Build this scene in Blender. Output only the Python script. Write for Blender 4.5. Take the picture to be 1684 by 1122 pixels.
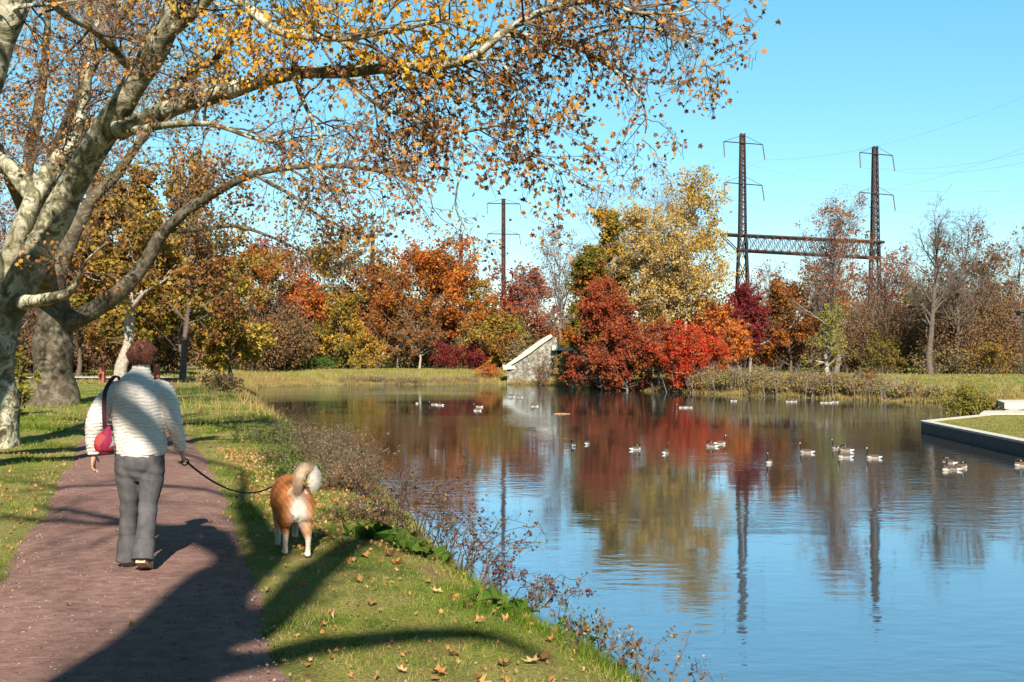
import bpy, math, random
import numpy as np
from mathutils import Vector
random.seed(7)
RNG = np.random.default_rng(11)
SC = bpy.context.scene
for o in list(bpy.data.objects): bpy.data.objects.remove(o)

# ------------------------------------------------------------------ camera, sky, sun, exposure
F, HZ, CAMZ = 1806.0, 588.0, 1.6
cam_d = bpy.data.cameras.new('camera'); cam = bpy.data.objects.new('camera', cam_d)
SC.collection.objects.link(cam)
cam.location = (0, 0, CAMZ); cam.rotation_euler = (math.radians(90), 0, 0)
cam_d.sensor_width = 36; cam_d.lens = F / 1684 * 36; cam_d.shift_y = 27 / 1684
cam_d.clip_start = 0.05; cam_d.clip_end = 5000
SC.camera = cam
SUN_EL = math.radians(34.8); SUN_H = Vector((0.103, -0.995, 0)).normalized()
world = bpy.data.worlds.new('World'); SC.world = world; world.use_nodes = True
wt = world.node_tree; wt.nodes.clear()
wo = wt.nodes.new('ShaderNodeOutputWorld'); wb = wt.nodes.new('ShaderNodeBackground')
sk = wt.nodes.new('ShaderNodeTexSky'); sk.sky_type = 'NISHITA'; sk.sun_disc = False
sk.sun_elevation = SUN_EL; sk.sun_rotation = math.atan2(SUN_H.x, SUN_H.y)
sk.air_density = 1.0; sk.dust_density = 0.0; sk.ozone_density = 1.0; sk.altitude = 0
wb.inputs['Strength'].default_value = 0.082
hs = wt.nodes.new('ShaderNodeHueSaturation'); hs.inputs['Saturation'].default_value = 1.3; hs.inputs['Hue'].default_value = 0.478
wt.links.new(sk.outputs[0], hs.inputs['Color']); wtc = wt.nodes.new('ShaderNodeTexCoord'); wsx = wt.nodes.new('ShaderNodeSeparateXYZ'); wrp = wt.nodes.new('ShaderNodeValToRGB'); wmx = wt.nodes.new('ShaderNodeMix')
wt.links.new(wtc.outputs['Generated'], wsx.inputs[0]); wt.links.new(wsx.outputs['Z'], wrp.inputs[0])   # clearer, bluer air towards the horizon
for _i, (_p, _c) in enumerate(((0.0, (.66, .78, .90, 1)), (.30, (1.14, 1.16, 1.1, 1)))): wrp.color_ramp.elements[_i].position = _p; wrp.color_ramp.elements[_i].color = _c
_e = wrp.color_ramp.elements.new(.55); _e.color = (.50, .52, .52, 1)
wmx.data_type = 'RGBA'; wmx.blend_type = 'MULTIPLY'; wmx.inputs[0].default_value = 1; wt.links.new(hs.outputs[0], wmx.inputs[6]); wt.links.new(wrp.outputs[0], wmx.inputs[7])
wt.links.new(wmx.outputs[2], wb.inputs[0]); wt.links.new(wb.outputs[0], wo.inputs[0])
sd = bpy.data.lights.new('sun', 'SUN'); sd.energy = 5.0; sd.angle = math.radians(0.6); sd.color = (1.0, 0.91, 0.78)
so = bpy.data.objects.new('sun', sd); SC.collection.objects.link(so)
SUN_V = Vector((SUN_H.x * math.cos(SUN_EL), SUN_H.y * math.cos(SUN_EL), math.sin(SUN_EL)))
so.rotation_euler = SUN_V.to_track_quat('Z', 'Y').to_euler(); so.location = (5, -20, 30)
SC.view_settings.view_transform = 'Standard'; SC.view_settings.look = 'None'
SC.view_settings.gamma = 1; SC.view_settings.exposure = 1.0; SC.view_settings.use_curve_mapping = False
SC.render.engine = 'CYCLES'
SC.cycles.max_bounces = 6; SC.cycles.diffuse_bounces = 3; SC.cycles.glossy_bounces = 3
SC.cycles.transmission_bounces = 2; SC.cycles.caustics_reflective = False; SC.cycles.caustics_refractive = False

def P(px, py, d):
    """photo pixel + distance -> world point"""
    return np.array(((px - 842) / F * d, d, CAMZ - (py - HZ) / F * d))

# ------------------------------------------------------------------ object helpers
def props(o, label=None, cat=None, group=None, kind=None):
    if label: o['label'] = label
    if cat: o['category'] = cat
    if group: o['group'] = group
    if kind: o['kind'] = kind
    return o
def thing(name, loc, label, cat, group=None):
    o = bpy.data.objects.new(name, None); o.empty_display_size = 0.2
    SC.collection.objects.link(o); o.location = tuple(float(c) for c in loc)
    return props(o, label, cat, group)

class MB:
    def __init__(s): s.V = []; s.F = []; s.MI = []; s.R = []; s.n = 0; s.SM = []
    def add(s, v, f, mi=0, rnd=0.5, smooth=False):
        v = np.asarray(v, float).reshape(-1, 3); f = np.asarray(f, int)
        if len(f) == 0: return s
        s.V.append(v); s.F.append(f + s.n); s.n += len(v)
        m = len(f); s.MI.append(np.full(m, mi)); s.SM.append(np.full(m, smooth))
        s.R.append(np.broadcast_to(np.asarray(rnd, float), (m,)).copy())
        return s
    def mesh(s, name, mats, origin=(0, 0, 0)):
        V = np.concatenate(s.V) - np.asarray(origin, float)
        me = bpy.data.meshes.new(name)
        me.vertices.add(len(V)); me.vertices.foreach_set('co', V.astype(np.float32).ravel())
        loops = np.concatenate([f.ravel() for f in s.F])
        sizes = np.concatenate([np.full(len(f), f.shape[1]) for f in s.F])
        me.loops.add(len(loops)); me.loops.foreach_set('vertex_index', loops.astype(np.int32))
        st = np.concatenate([[0], np.cumsum(sizes)[:-1]])
        me.polygons.add(len(sizes)); me.polygons.foreach_set('loop_start', st.astype(np.int32))
        me.polygons.foreach_set('material_index', np.concatenate(s.MI).astype(np.int32))
        me.polygons.foreach_set('use_smooth', np.concatenate(s.SM).astype(bool))
        me.update(calc_edges=True)
        a = me.attributes.new('rnd', 'FLOAT', 'FACE'); a.data.foreach_set('value', np.concatenate(s.R).astype(np.float32))
        for m in mats: me.materials.append(m)
        return me
    def build(s, name, mats, parent=None, origin=None):
        if not isinstance(mats, (list, tuple)): mats = [mats]
        if origin is None: origin = tuple(parent.location) if parent else (0, 0, 0)
        if parent and parent.parent: pass
        o = bpy.data.objects.new(name, s.mesh(name, mats, origin)); SC.collection.objects.link(o)
        if parent: o.parent = parent
        else: o.location = tuple(float(c) for c in origin)
        return o

def unit(v): return v / (np.linalg.norm(v, axis=-1, keepdims=True) + 1e-9)

def tubes(mb, Pn, Rn, s=5, mi=0, smooth=True, cap=False, ry=None):
    """Pn (N,K,3), Rn (N,K): N tubes, parallel transported"""
    Pn = np.asarray(Pn, float); Rn = np.asarray(Rn, float)
    if Pn.ndim == 2: Pn = Pn[None]; Rn = Rn[None]
    N, K, _ = Pn.shape
    T = unit(np.gradient(Pn, axis=1))
    ref = np.where(np.abs(T[:, 0, 2:3]) > 0.9, np.array([[1., 0, 0]]), np.array([[0, 0, 1.]]))
    u = unit(np.cross(T[:, 0], ref)); U = [u]
    for k in range(1, K):
        u = unit(u - T[:, k] * np.sum(u * T[:, k], -1, keepdims=True)); U.append(u)
    U = np.stack(U, 1); W = np.cross(T, U)
    a = np.arange(s) * 2 * math.pi / s
    ryn = Rn if ry is None else np.asarray(ry, float).reshape(Rn.shape)
    V = Pn[:, :, None] + Rn[:, :, None, None] * U[:, :, None] * np.cos(a)[None, None, :, None] \
        + ryn[:, :, None, None] * W[:, :, None] * np.sin(a)[None, None, :, None]
    base = (np.arange(N) * K * s)[:, None, None] + (np.arange(K - 1) * s)[None, :, None]
    j = np.arange(s); j2 = (j + 1) % s
    f = np.stack([base + j, base + j2, base + s + j2, base + s + j], -1).reshape(-1, 4)
    mb.add(V.reshape(-1, 3), f, mi, RNG.random(), smooth)
    if cap:
        for e in (0, K - 1):
            vv = V[:, e].reshape(-1, 3); ff = np.arange(N * s).reshape(N, s)
            if e == 0: ff = ff[:, ::-1]
            mb.add(vv, ff, mi, 0.5, False)
    return mb

def spline(pts, n, wob=0.0):
    """Catmull-Rom through rows (x,y,z,r)"""
    p = np.asarray(pts, float); q = np.vstack([2 * p[0] - p[1], p, 2 * p[-1] - p[-2]])
    t = np.linspace(0, len(p) - 1.0001, n); i = t.astype(int); f = (t - i)[:, None]
    a, b, c, d = q[i], q[i + 1], q[i + 2], q[i + 3]
    r = 0.5 * (2 * b + (c - a) * f + (2 * a - 5 * b + 4 * c - d) * f ** 2 + (3 * b - a - 3 * c + d) * f ** 3)
    if wob:
        r[1:-1, :3] += RNG.normal(0, 1, (n - 2, 3)) * wob
    r[:, 3] = np.maximum(r[:, 3], 0.002)
    return r

def spawn(Pp, Rp, n, L, ang, K=5, droop=0.0, wob=0.15, t0=0.2, t1=1.0, rf=0.5, Lt=None, rmax=1, taper=0.35, flat=0.0):
    N, Kp, _ = Pp.shape; M = N * n; idx = np.repeat(np.arange(N), n)
    t = RNG.uniform(t0, t1, M); kf = np.minimum(t * (Kp - 1), Kp - 1.001); k = kf.astype(int); a = (kf - k)[:, None]
    pos = Pp[idx, k] * (1 - a) + Pp[idx, k + 1] * a; tan = unit(Pp[idx, k + 1] - Pp[idx, k])
    r = RNG.normal(size=(M, 3)); r[:, 2] *= (1 - flat); perp = unit(r - tan * np.sum(r * tan, -1, keepdims=True))
    an = np.radians(ang(t) if callable(ang) else ang) * RNG.uniform(.75, 1.25, M)
    d = unit(tan * np.cos(an)[:, None] + perp * np.sin(an)[:, None])
    Ls = L * RNG.uniform(.65, 1.2, M) * (Lt(t) if Lt is not None else 1)
    out = [pos]
    for q in range(K - 1):
        d = unit(d + RNG.normal(size=(M, 3)) * wob + np.array([0, 0, -droop]))
        pos = pos + d * (Ls / (K - 1))[:, None]; out.append(pos)
    r0 = np.minimum(Rp[idx, k] * rf, rmax)
    R = r0[:, None] * np.linspace(1, taper, K)[None]
    return np.stack(out, 1), R, t

def sample(Pn, n, t0=0.2, jit=0.0):
    N, K, _ = Pn.shape; i = RNG.integers(0, N, n); kf = RNG.uniform(t0, 1, n) * (K - 1.001); k = kf.astype(int); a = (kf - k)[:, None]
    return Pn[i, k] * (1 - a) + Pn[i, k + 1] * a + RNG.normal(size=(n, 3)) * jit

LEAF_Q = np.array([(-.05, -.5, 0), (.46, -.1, .08), (.1, .5, 0), (-.42, .12, .08)])
LEAF_P = np.array([(0, -.5, 0), (.16, -.28, .02), (.5, -.2, .1), (.3, .02, .05), (.42, .3, .1), (.12, .22, .03), (0, .55, .0),
                   (-.12, .22, .03), (-.42, .3, .1), (-.3, .02, .05), (-.5, -.2, .1), (-.16, -.28, .02)])
LEAF_L = LEAF_P * np.array([.72, 1, 3.0])
LEAF_C = LEAF_P * np.array([.85, 1, 2.0])
BLADE = np.array([(-.5, 0, 0), (.5, 0, 0), (0, 1, 0)])
def leaves(mb, pos, size, tmpl=LEAF_Q, mi=0, rnd=None, droop=0.0, upn=0.0, face=None):
    n = len(pos)
    if n == 0: return mb
    size = np.broadcast_to(np.asarray(size, float), (n,)) * RNG.uniform(.65, 1.25, n)
    b = unit(RNG.normal(size=(n, 3)) + np.array([0, 0, -droop])); c = RNG.normal(size=(n, 3)) + np.array([0, 0, upn])
    a = unit(np.cross(b, c)); c = np.cross(a, b)
    T = tmpl[None]; S = size[:, None, None]
    V = pos[:, None] + S * (T[..., 0:1] * a[:, None] + T[..., 1:2] * b[:, None] + T[..., 2:3] * c[:, None] * RNG.uniform(-1.5, 3, (n, 1, 1)))
    k = len(tmpl); f = np.arange(n * k).reshape(n, k)
    mb.add(V.reshape(-1, 3), f, mi, RNG.random(n) if rnd is None else rnd, False)
    return mb
def blades(mb, pos, h, w, rnd=None, lean=0.5, mi=0):
    n = len(pos); h = np.broadcast_to(h, (n,)) * RNG.uniform(.5, 1.3, n)
    a = RNG.uniform(0, 2 * math.pi, n); d = np.stack([np.cos(a), np.sin(a), 0 * a], -1)
    e = RNG.normal(size=(n, 3)) * lean; e[:, 2] = 1; e = unit(e)
    w = np.broadcast_to(w, (n,))[:, None]
    V = np.stack([pos - d * w / 2, pos + d * w / 2, pos + e * h[:, None]], 1)
    mb.add(V.reshape(-1, 3), np.arange(3 * n).reshape(n, 3), mi, RNG.random(n) if rnd is None else rnd)
def box(mb, c, s, mi=0, rz=0.0, rnd=.5):
    x, y, z = np.array(s) / 2; v = np.array([(a * x, b * y, k * z) for k in (-1, 1) for a, b in ((-1, -1), (1, -1), (1, 1), (-1, 1))])
    R = np.array([[math.cos(rz), -math.sin(rz), 0], [math.sin(rz), math.cos(rz), 0], [0, 0, 1]])
    f = [(3, 2, 1, 0), (4, 5, 6, 7), (0, 1, 5, 4), (1, 2, 6, 5), (2, 3, 7, 6), (3, 0, 4, 7)]
    mb.add(v @ R.T + np.array(c), f, mi, rnd)
def bar(mb, p, q, w, mi=0):
    tubes(mb, np.array([p, q], float), np.array([w * .7, w * .7]), 4, mi, False, True)
def prism(mb, outline, z0, z1, mi=0):
    """outline: list of (x,y) ccw"""
    n = len(outline); v = [(x, y, z0) for x, y in outline] + [(x, y, z1) for x, y in outline]
    mb.add(v, [[i, (i + 1) % n, n + (i + 1) % n, n + i] for i in range(n)], mi)
    mb.add(v[n:], [list(range(n))], mi); mb.add(v[:n], [list(range(n))[::-1]], mi)

# ------------------------------------------------------------------ materials
def newmat(name):
    m = bpy.data.materials.new(name); m.use_nodes = True; nt = m.node_tree; nt.nodes.clear()
    return m, nt, nt.nodes.new('ShaderNodeOutputMaterial')
def N(nt, t, **kw):
    n = nt.nodes.new(t)
    for k, v in kw.items():
        if k in n.inputs: n.inputs[k].default_value = v
        else: setattr(n, k, v)
    return n
def ramp(nt, fac, stops, interp='LINEAR'):
    r = nt.nodes.new('ShaderNodeValToRGB'); r.color_ramp.interpolation = interp
    e = r.color_ramp.elements
    while len(e) < len(stops): e.new(0.5)
    for i, (p, c) in enumerate(stops): e[i].position = p; e[i].color = (*c, 1)
    nt.links.new(fac, r.inputs[0]); return r.outputs[0]
def noise(nt, scale, detail=4, rough=.6, vec=None, dist=0.0):
    n = N(nt, 'ShaderNodeTexNoise'); n.inputs['Scale'].default_value = scale; n.inputs['Detail'].default_value = detail
    n.inputs['Roughness'].default_value = rough; n.inputs['Distortion'].default_value = dist
    if vec is None:
        g = nt.nodes.new('ShaderNodeNewGeometry'); vec = g.outputs['Position']
    nt.links.new(vec, n.inputs['Vector']); return n.outputs['Fac']
def mixc(nt, f, a, b):
    m = nt.nodes.new('ShaderNodeMix'); m.data_type = 'RGBA'
    for s, v in ((m.inputs[0], f), (m.inputs[6], a), (m.inputs[7], b)):
        if hasattr(v, 'is_output'): nt.links.new(v, s)
        elif isinstance(v, (int, float)): s.default_value = v
        else: s.default_value = (*v, 1)
    return m.outputs[2]
def principled(nt, out, col, rough=.8, bump=None, bdist=.01, spec=.3, bstr=1.0, metal=0):
    b = nt.nodes.new('ShaderNodeBsdfPrincipled'); b.inputs['Roughness'].default_value = rough
    b.inputs['Specular IOR Level'].default_value = spec; b.inputs['Metallic'].default_value = metal
    if hasattr(col, 'is_output'): nt.links.new(col, b.inputs['Base Color'])
    else: b.inputs['Base Color'].default_value = (*col, 1)
    if bump is not None:
        bp = nt.nodes.new('ShaderNodeBump'); bp.inputs['Distance'].default_value = bdist; bp.inputs['Strength'].default_value = bstr
        nt.links.new(bump, bp.inputs['Height']); nt.links.new(bp.outputs[0], b.inputs['Normal'])
    nt.links.new(b.outputs[0], out.inputs[0]); return b
def simple(name, col, rough=.7, var=.25, scale=8, bd=0.0, spec=.3, metal=0):
    m, nt, out = newmat(name); f = noise(nt, scale)
    c = np.array(col); cc = ramp(nt, f, [(.3, tuple(c * (1 - var))), (.7, tuple(np.minimum(c * (1 + var), .95)))])
    principled(nt, out, cc, rough, f if bd else None, bd, spec, 1.0, metal); return m
def leafmat(name, cols, trans=.3, spec=0.0):
    m, nt, out = newmat(name); a = N(nt, 'ShaderNodeAttribute', attribute_name='rnd')
    k = len(cols); c = ramp(nt, a.outputs['Fac'], [((i + .5) / k, cc) for i, cc in enumerate(cols)])
    d = nt.nodes.new('ShaderNodeBsdfDiffuse'); t = nt.nodes.new('ShaderNodeBsdfTranslucent'); mx = nt.nodes.new('ShaderNodeMixShader')
    nt.links.new(c, d.inputs[0]); nt.links.new(c, t.inputs[0]); mx.inputs[0].default_value = trans
    nt.links.new(d.outputs[0], mx.inputs[1]); nt.links.new(t.outputs[0], mx.inputs[2]); nt.links.new(mx.outputs[0], out.inputs[0])
    return m
def attrmat(name, rough=.8, bump_scale=None, bd=.004, spec=.2):
    m, nt, out = newmat(name); a = N(nt, 'ShaderNodeAttribute', attribute_name='Col')
    nz = noise(nt, bump_scale or 60, 3); c = mixc(nt, .0, a.outputs['Color'], a.outputs['Color'])
    principled(nt, out, c, rough, nz if bump_scale else None, bd, spec); return m

def bark_plane(name='plane_bark', k=1.0):
    m, nt, out = newmat(name); f1 = noise(nt, 3.5, 5, .65, dist=.8); f2 = noise(nt, 9, 4, .6, dist=.5); f3 = noise(nt, 1.1, 3)
    c = ramp(nt, f1, [(.36, (.05, .045, .028)), (.43, (.12, .115, .065)), (.49, (.28, .26, .16)), (.57, (.60, .56, .42)), (.66, (.22, .21, .13)), (.75, (.08, .07, .045))])
    c2 = mixc(nt, ramp(nt, f2, [(.56, (0, 0, 0)), (.62, (1, 1, 1))]), c, (.15, .13, .085))
    c3 = mixc(nt, ramp(nt, f3, [(.4, (0, 0, 0)), (.65, (.6, .6, .6))]), c2, (.13, .115, .07))
    if k < 1: c3 = mixc(nt, 1 - k, c3, (.07, .05, .035))
    principled(nt, out, c3, .85, f1, .07, .15); return m
def bark_plain(name, c, sc=6):
    m, nt, out = newmat(name); f = noise(nt, sc, 6, .7); c = np.array(c)
    principled(nt, out, ramp(nt, f, [(.3, tuple(c * .5)), (.55, tuple(c)), (.75, tuple(np.minimum(c * 1.7, .9)))]), .9, f, .03, .1); return m
M = {}
M['planebark'] = bark_plane(); M['planebark_shaded'] = bark_plane('shaded_plane_bark', .25)  # second bark is a darkened copy, the trunk's shade mixed into its colour
M['bark'] = bark_plain('brown_bark', (.13, .10, .08)); M['palebark'] = bark_plain('pale_bark', (.36, .31, .25)); M['greybark'] = bark_plain('grey_bark', (.2, .165, .145))
PAL = {
 'plane': [(.52, .24, .045), (.20, .09, .035), (.56, .31, .10), (.34, .15, .04), (.13, .06, .03), (.42, .24, .13), (.52, .28, .06), (.14, .08, .04), (.33, .15, .08)],
 'planeorange': [(.60, .27, .03), (.66, .40, .05), (.45, .2, .04), (.6, .46, .06), (.5, .25, .03), (.3, .16, .05)],
 'planegold': [(.34, .22, .04), (.28, .15, .04), (.2, .155, .04), (.40, .28, .05), (.33, .16, .04), (.14, .11, .03)],
 'rust': [(.36, .12, .02), (.27, .085, .02), (.42, .17, .03), (.3, .1, .03), (.22, .08, .025)],
 'rustbrown': [(.26, .11, .04), (.2, .09, .035), (.3, .14, .04), (.16, .07, .03), (.24, .15, .05)],
 'mauve': [(.26, .11, .085), (.2, .1, .08), (.3, .12, .06), (.33, .1, .05)],
 'red': [(.34, .065, .03), (.25, .04, .022), (.4, .11, .04), (.2, .04, .025), (.32, .10, .045)],
 'scarlet': [(.52, .055, .025), (.44, .035, .025), (.56, .11, .03), (.36, .03, .025), (.52, .15, .04)],
 'crimson': [(.22, .03, .035), (.17, .02, .03), (.27, .045, .035), (.14, .02, .02)],
 'redbrown': [(.33, .085, .04), (.25, .06, .03), (.4, .13, .05), (.2, .05, .03)],
 'orange': [(.55, .17, .03), (.5, .1, .03), (.58, .24, .04), (.4, .12, .03)],
 'gold': [(.5, .3, .04), (.42, .22, .035), (.36, .24, .04), (.55, .36, .05)],
 'palegold': [(.52, .37, .14), (.44, .3, .1), (.58, .42, .16), (.38, .27, .1), (.5, .31, .07)],
 'yellow': [(.47, .34, .045), (.38, .29, .045), (.55, .4, .07), (.3, .23, .04)],
 'yelgreen': [(.25, .225, .04), (.19, .18, .035), (.32, .27, .05), (.15, .14, .03)],
 'olive': [(.16, .15, .03), (.12, .125, .03), (.25, .19, .03), (.3, .17, .03), (.09, .1, .025)],
 'green': [(.06, .13, .02), (.1, .17, .03), (.05, .09, .02), (.15, .19, .03)],
 'thicket': [(.2, .11, .06), (.15, .08, .05), (.25, .15, .08), (.12, .08, .05), (.22, .16, .06), (.24, .1, .05)],
 'under': [(.2, .14, .08), (.26, .19, .1), (.15, .13, .055), (.28, .16, .08), (.2, .2, .06)],
 'shorebrush': [(.36, .27, .11), (.25, .16, .08), (.3, .27, .09), (.2, .1, .06), (.42, .33, .15), (.18, .18, .06)],
 'meadow': [(.33, .27, .08), (.24, .21, .055), (.38, .29, .12), (.29, .22, .08)],
 'drygrass': [(.42, .30, .12), (.33, .23, .1), (.48, .35, .16), (.28, .17, .08), (.30, .26, .07)],
 'purple': [(.09, .035, .045), (.06, .03, .04), (.14, .05, .05), (.08, .06, .035), (.2, .08, .05)],
 'seed': [(.26, .19, .11), (.17, .11, .06), (.42, .34, .23), (.16, .1, .06), (.17, .16, .06)],
 'litter': [(.45, .22, .08), (.36, .17, .07), (.52, .3, .12), (.28, .14, .07), (.55, .36, .18)],
 'grass': [(.08, .14, .016), (.13, .20, .025), (.21, .25, .04), (.30, .30, .07), (.40, .33, .13), (.30, .2, .1)],
}
for k, v in PAL.items(): M[k] = leafmat(k + '_leaf', v, .3 if k not in ('litter', 'purple', 'under') else .15)
for k, c in (('steel', (.05, .034, .032)), ('insul', (.1, .08, .08)), ('cable', (.22, .24, .27))): M[k] = simple(k, c, .6, .3, 3)

# ------------------------------------------------------------------ terrain
WZ = -1.9
CREST = np.array([(-40, 4.5), (0, 1.9), (3, 1.1), (5.41, .47), (6.25, .25), (7, .05), (8.45, -.45), (10.25, -1.1), (11.9, -1.6), (16.8, -2.8),
                  (28, -6.6), (46, -11.9), (70, -19), (111, -30)])
WPOLY = np.array([(5.9, -40), (3.6, 0), (2.8, 3), (2.15, 5.4), (1.9, 6.5), (1.2, 8.45), (.6, 10.25), (.15, 11.9), (-.9, 16.8), (-4.3, 28), (-9.2, 46),
                  (-16, 70), (-26, 111), (-30, 129), (-24, 139), (-12, 142), (-1.7, 143), (2.3, 140.5), (5.8, 136), (10.6, 120), (16, 111), (22.3, 99), (28.3, 91),
                  (32.6, 84), (34.0, 76), (30.5, 66), (25.5, 58), (19.1, 51), (18.1, 38.8), (17.6, 20), (17.3, 0), (17, -40)])
def vnoise(x, y, s):
    return (np.sin(x * 1.7 * s + 1.3 * np.sin(y * 1.1 * s)) + np.sin(y * 2.1 * s + 1.7 * np.sin(x * .9 * s + 2)) + np.sin((x + y) * 3.1 * s + 1) * .5) / 2.5
def sdist(x, y):
    x = np.asarray(x, float); y = np.asarray(y, float); shp = x.shape; p = np.stack([x.ravel(), y.ravel()], -1)
    best = np.full(len(p), 1e9); ins = np.zeros(len(p), bool); n = len(WPOLY)
    for i in range(n):
        a, b = WPOLY[i], WPOLY[(i + 1) % n]; ab = b - a
        t = np.clip(((p - a) @ ab) / (ab @ ab), 0, 1); best = np.minimum(best, np.hypot(*(p - a - t[:, None] * ab).T))
        c = (a[1] > p[:, 1]) != (b[1] > p[:, 1])
        ins ^= c & (p[:, 0] < (b[0] - a[0]) * (p[:, 1] - a[1]) / (b[1] - a[1] + 1e-12) + a[0])
    return np.where(ins, -best, best).reshape(shp)
PATH_R = np.array([(-40, 1.2), (0, -.5), (3, -.8), (5.41, -1.05), (7.98, -1.85), (11, -2.75), (16.8, -4.6), (25.8, -7.75), (40, -12.4), (60, -18.4), (82, -25)])
PATH_L = np.array([(-40, -1.8), (0, -2.9), (5.41, -3.3), (7.98, -3.75), (11, -4.75), (16.8, -6.8), (25.8, -10.0), (40, -14.8), (60, -21.2), (82, -28)])
def pr(y): return np.interp(y, PATH_R[:, 0], PATH_R[:, 1])
def pl(y): return np.interp(y, PATH_L[:, 0], PATH_L[:, 1])
def ground(x, y):
    x = np.asarray(x, float); y = np.asarray(y, float); s = sdist(x, y)
    left = (x < np.interp(y, [0, 40, 111, 140], [6, -3, -22, -24]))
    wl = np.where(left, np.interp(y, [0, 30, 70, 110, 140], [2.0, 2.3, 3.5, 8, 15]), np.interp(y, [60, 84, 100, 145], [10, 18, 13, 15]))
    u = np.clip(s / wl, 0, 1); z = WZ + 1.9 * (1 - (1 - u) ** 2.2)
    dp = np.clip(np.maximum(pl(y) - x, x - pr(y)), -9, 9)
    z = z + .05 * vnoise(x, y, 1.3) * u * (s > 0) * (y < 60) * np.clip((dp - .1) / .8, 0, 1)
    pen = (x > 16) & (y < 64) & ~left
    k = np.clip((y - 52) / 12, 0, 1)
    z = np.where(pen & (s > 0), np.where(s > 2.2, (1 - k) * -1.5 + k * np.minimum(z, -1.5), -2.3), z)
    z = np.where(s < 0, WZ - np.minimum(1.2, -s * .6), z)
    z = np.where((y < 83) & (dp < 0), -.08 * np.clip(-dp / .35, 0, 1), z)
    far = np.clip((np.hypot(x, y) - 230) / 500, 0, 1); z = z + far * 2
    return z
ang = np.radians(np.concatenate([np.arange(-34, 34, .22), np.arange(34, 326, 3.0)])); na = len(ang)
rad = np.concatenate([[.01], np.geomspace(.6, 1500, 400)]); nr = len(rad)
A, Rr = np.meshgrid(ang, rad); X = np.sin(A) * Rr; Y = np.cos(A) * Rr; Z = ground(X, Y)
i, j = np.meshgrid(np.arange(nr - 1), np.arange(na), indexing='ij'); j2 = (j + 1) % na
tf = np.stack([i * na + j, i * na + j2, (i + 1) * na + j2, (i + 1) * na + j], -1).reshape(-1, 4)
def ground_mat():
    m, nt, out = newmat('grass_ground'); big = noise(nt, .35, 4); mid = noise(nt, 2.2, 5, .7); fine = noise(nt, 38, 4, .7)
    c1 = ramp(nt, mid, [(.3, (.055, .10, .013)), (.46, (.13, .175, .024)), (.54, (.25, .23, .055)), (.66, (.24, .155, .075))])
    c2 = mixc(nt, ramp(nt, big, [(.42, (0, 0, 0)), (.62, (1, 1, 1))]), c1, (.28, .26, .08))
    c3 = mixc(nt, ramp(nt, fine, [(.45, (0, 0, 0)), (.7, (.75, .75, .75))]), c2, (.05, .055, .015))
    principled(nt, out, c3, .95, fine, .025, .1); return m
props(MB().add(np.stack([X, Y, Z], -1).reshape(-1, 3), tf, smooth=True).build('ground', ground_mat()), kind='structure')

# path
def path_mat():
    m, nt, out = newmat('path_gravel'); big = noise(nt, .9, 4); fine = noise(nt, 90, 5, .75); mid = noise(nt, 9, 5, .7)
    c = ramp(nt, big, [(.35, (.215, .117, .096)), (.65, (.295, .177, .148))])
    c = mixc(nt, ramp(nt, mid, [(.35, (.7, .7, .7)), (.6, (0, 0, 0))]), c, (.13, .075, .06))
    c = mixc(nt, ramp(nt, fine, [(.62, (0, 0, 0)), (.70, (.8, .8, .8))]), c, (.42, .34, .29))
    c = mixc(nt, ramp(nt, fine, [(.30, (.8, .8, .8)), (.38, (0, 0, 0))]), c, (.07, .045, .035))
    principled(nt, out, c, .95, mid, .03, .15); return m
def strip(name, L_, R_, y0, y1, n, k, z, mat, rag=.12):
    ys = np.concatenate([np.linspace(y0, 4, 30), np.geomspace(4.2, y1, n)]) if y0 < 0 else np.linspace(y0, y1, n)
    w = np.linspace(0, 1, k); l = L_(ys) + rag * (vnoise(ys * 0, ys, 1.1) + .4 * vnoise(ys, ys, 2.3) + .35 * vnoise(ys, ys, 5)); r = R_(ys) + rag * (vnoise(ys * 0 + 5, ys, 1.2) + .4 * vnoise(ys, ys + 4, 2.5) + .35 * vnoise(ys + 2, ys, 5.5))
    Xs = l[:, None] * (1 - w) + r[:, None] * w; Ys = np.broadcast_to(ys[:, None], Xs.shape)
    Zs = z - .05 + .075 * np.clip(np.sin(w * math.pi) * 2.2, 0, 1)[None] + 0 * Xs
    nn = len(ys); a, b = np.meshgrid(np.arange(nn - 1), np.arange(k - 1), indexing='ij')
    f = np.stack([a * k + b, a * k + b + 1, (a + 1) * k + b + 1, (a + 1) * k + b], -1).reshape(-1, 4)
    return MB().add(np.stack([Xs, Ys, Zs], -1).reshape(-1, 3), f, smooth=True).build(name, mat)
PM = path_mat()
props(strip('path', lambda y: pl(y) - .12, lambda y: pr(y) + .12, -40, 82, 260, 24, .004, PM), kind='structure')
props(strip('gravel_path', lambda y: -38 + 0 * y, lambda y: -22.5 + (y - 80) * -.6, 79, 84.5, 30, 24, .10, simple('pale_gravel', (.55, .5, .45), .9, .2, 30)), kind='structure')

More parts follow.
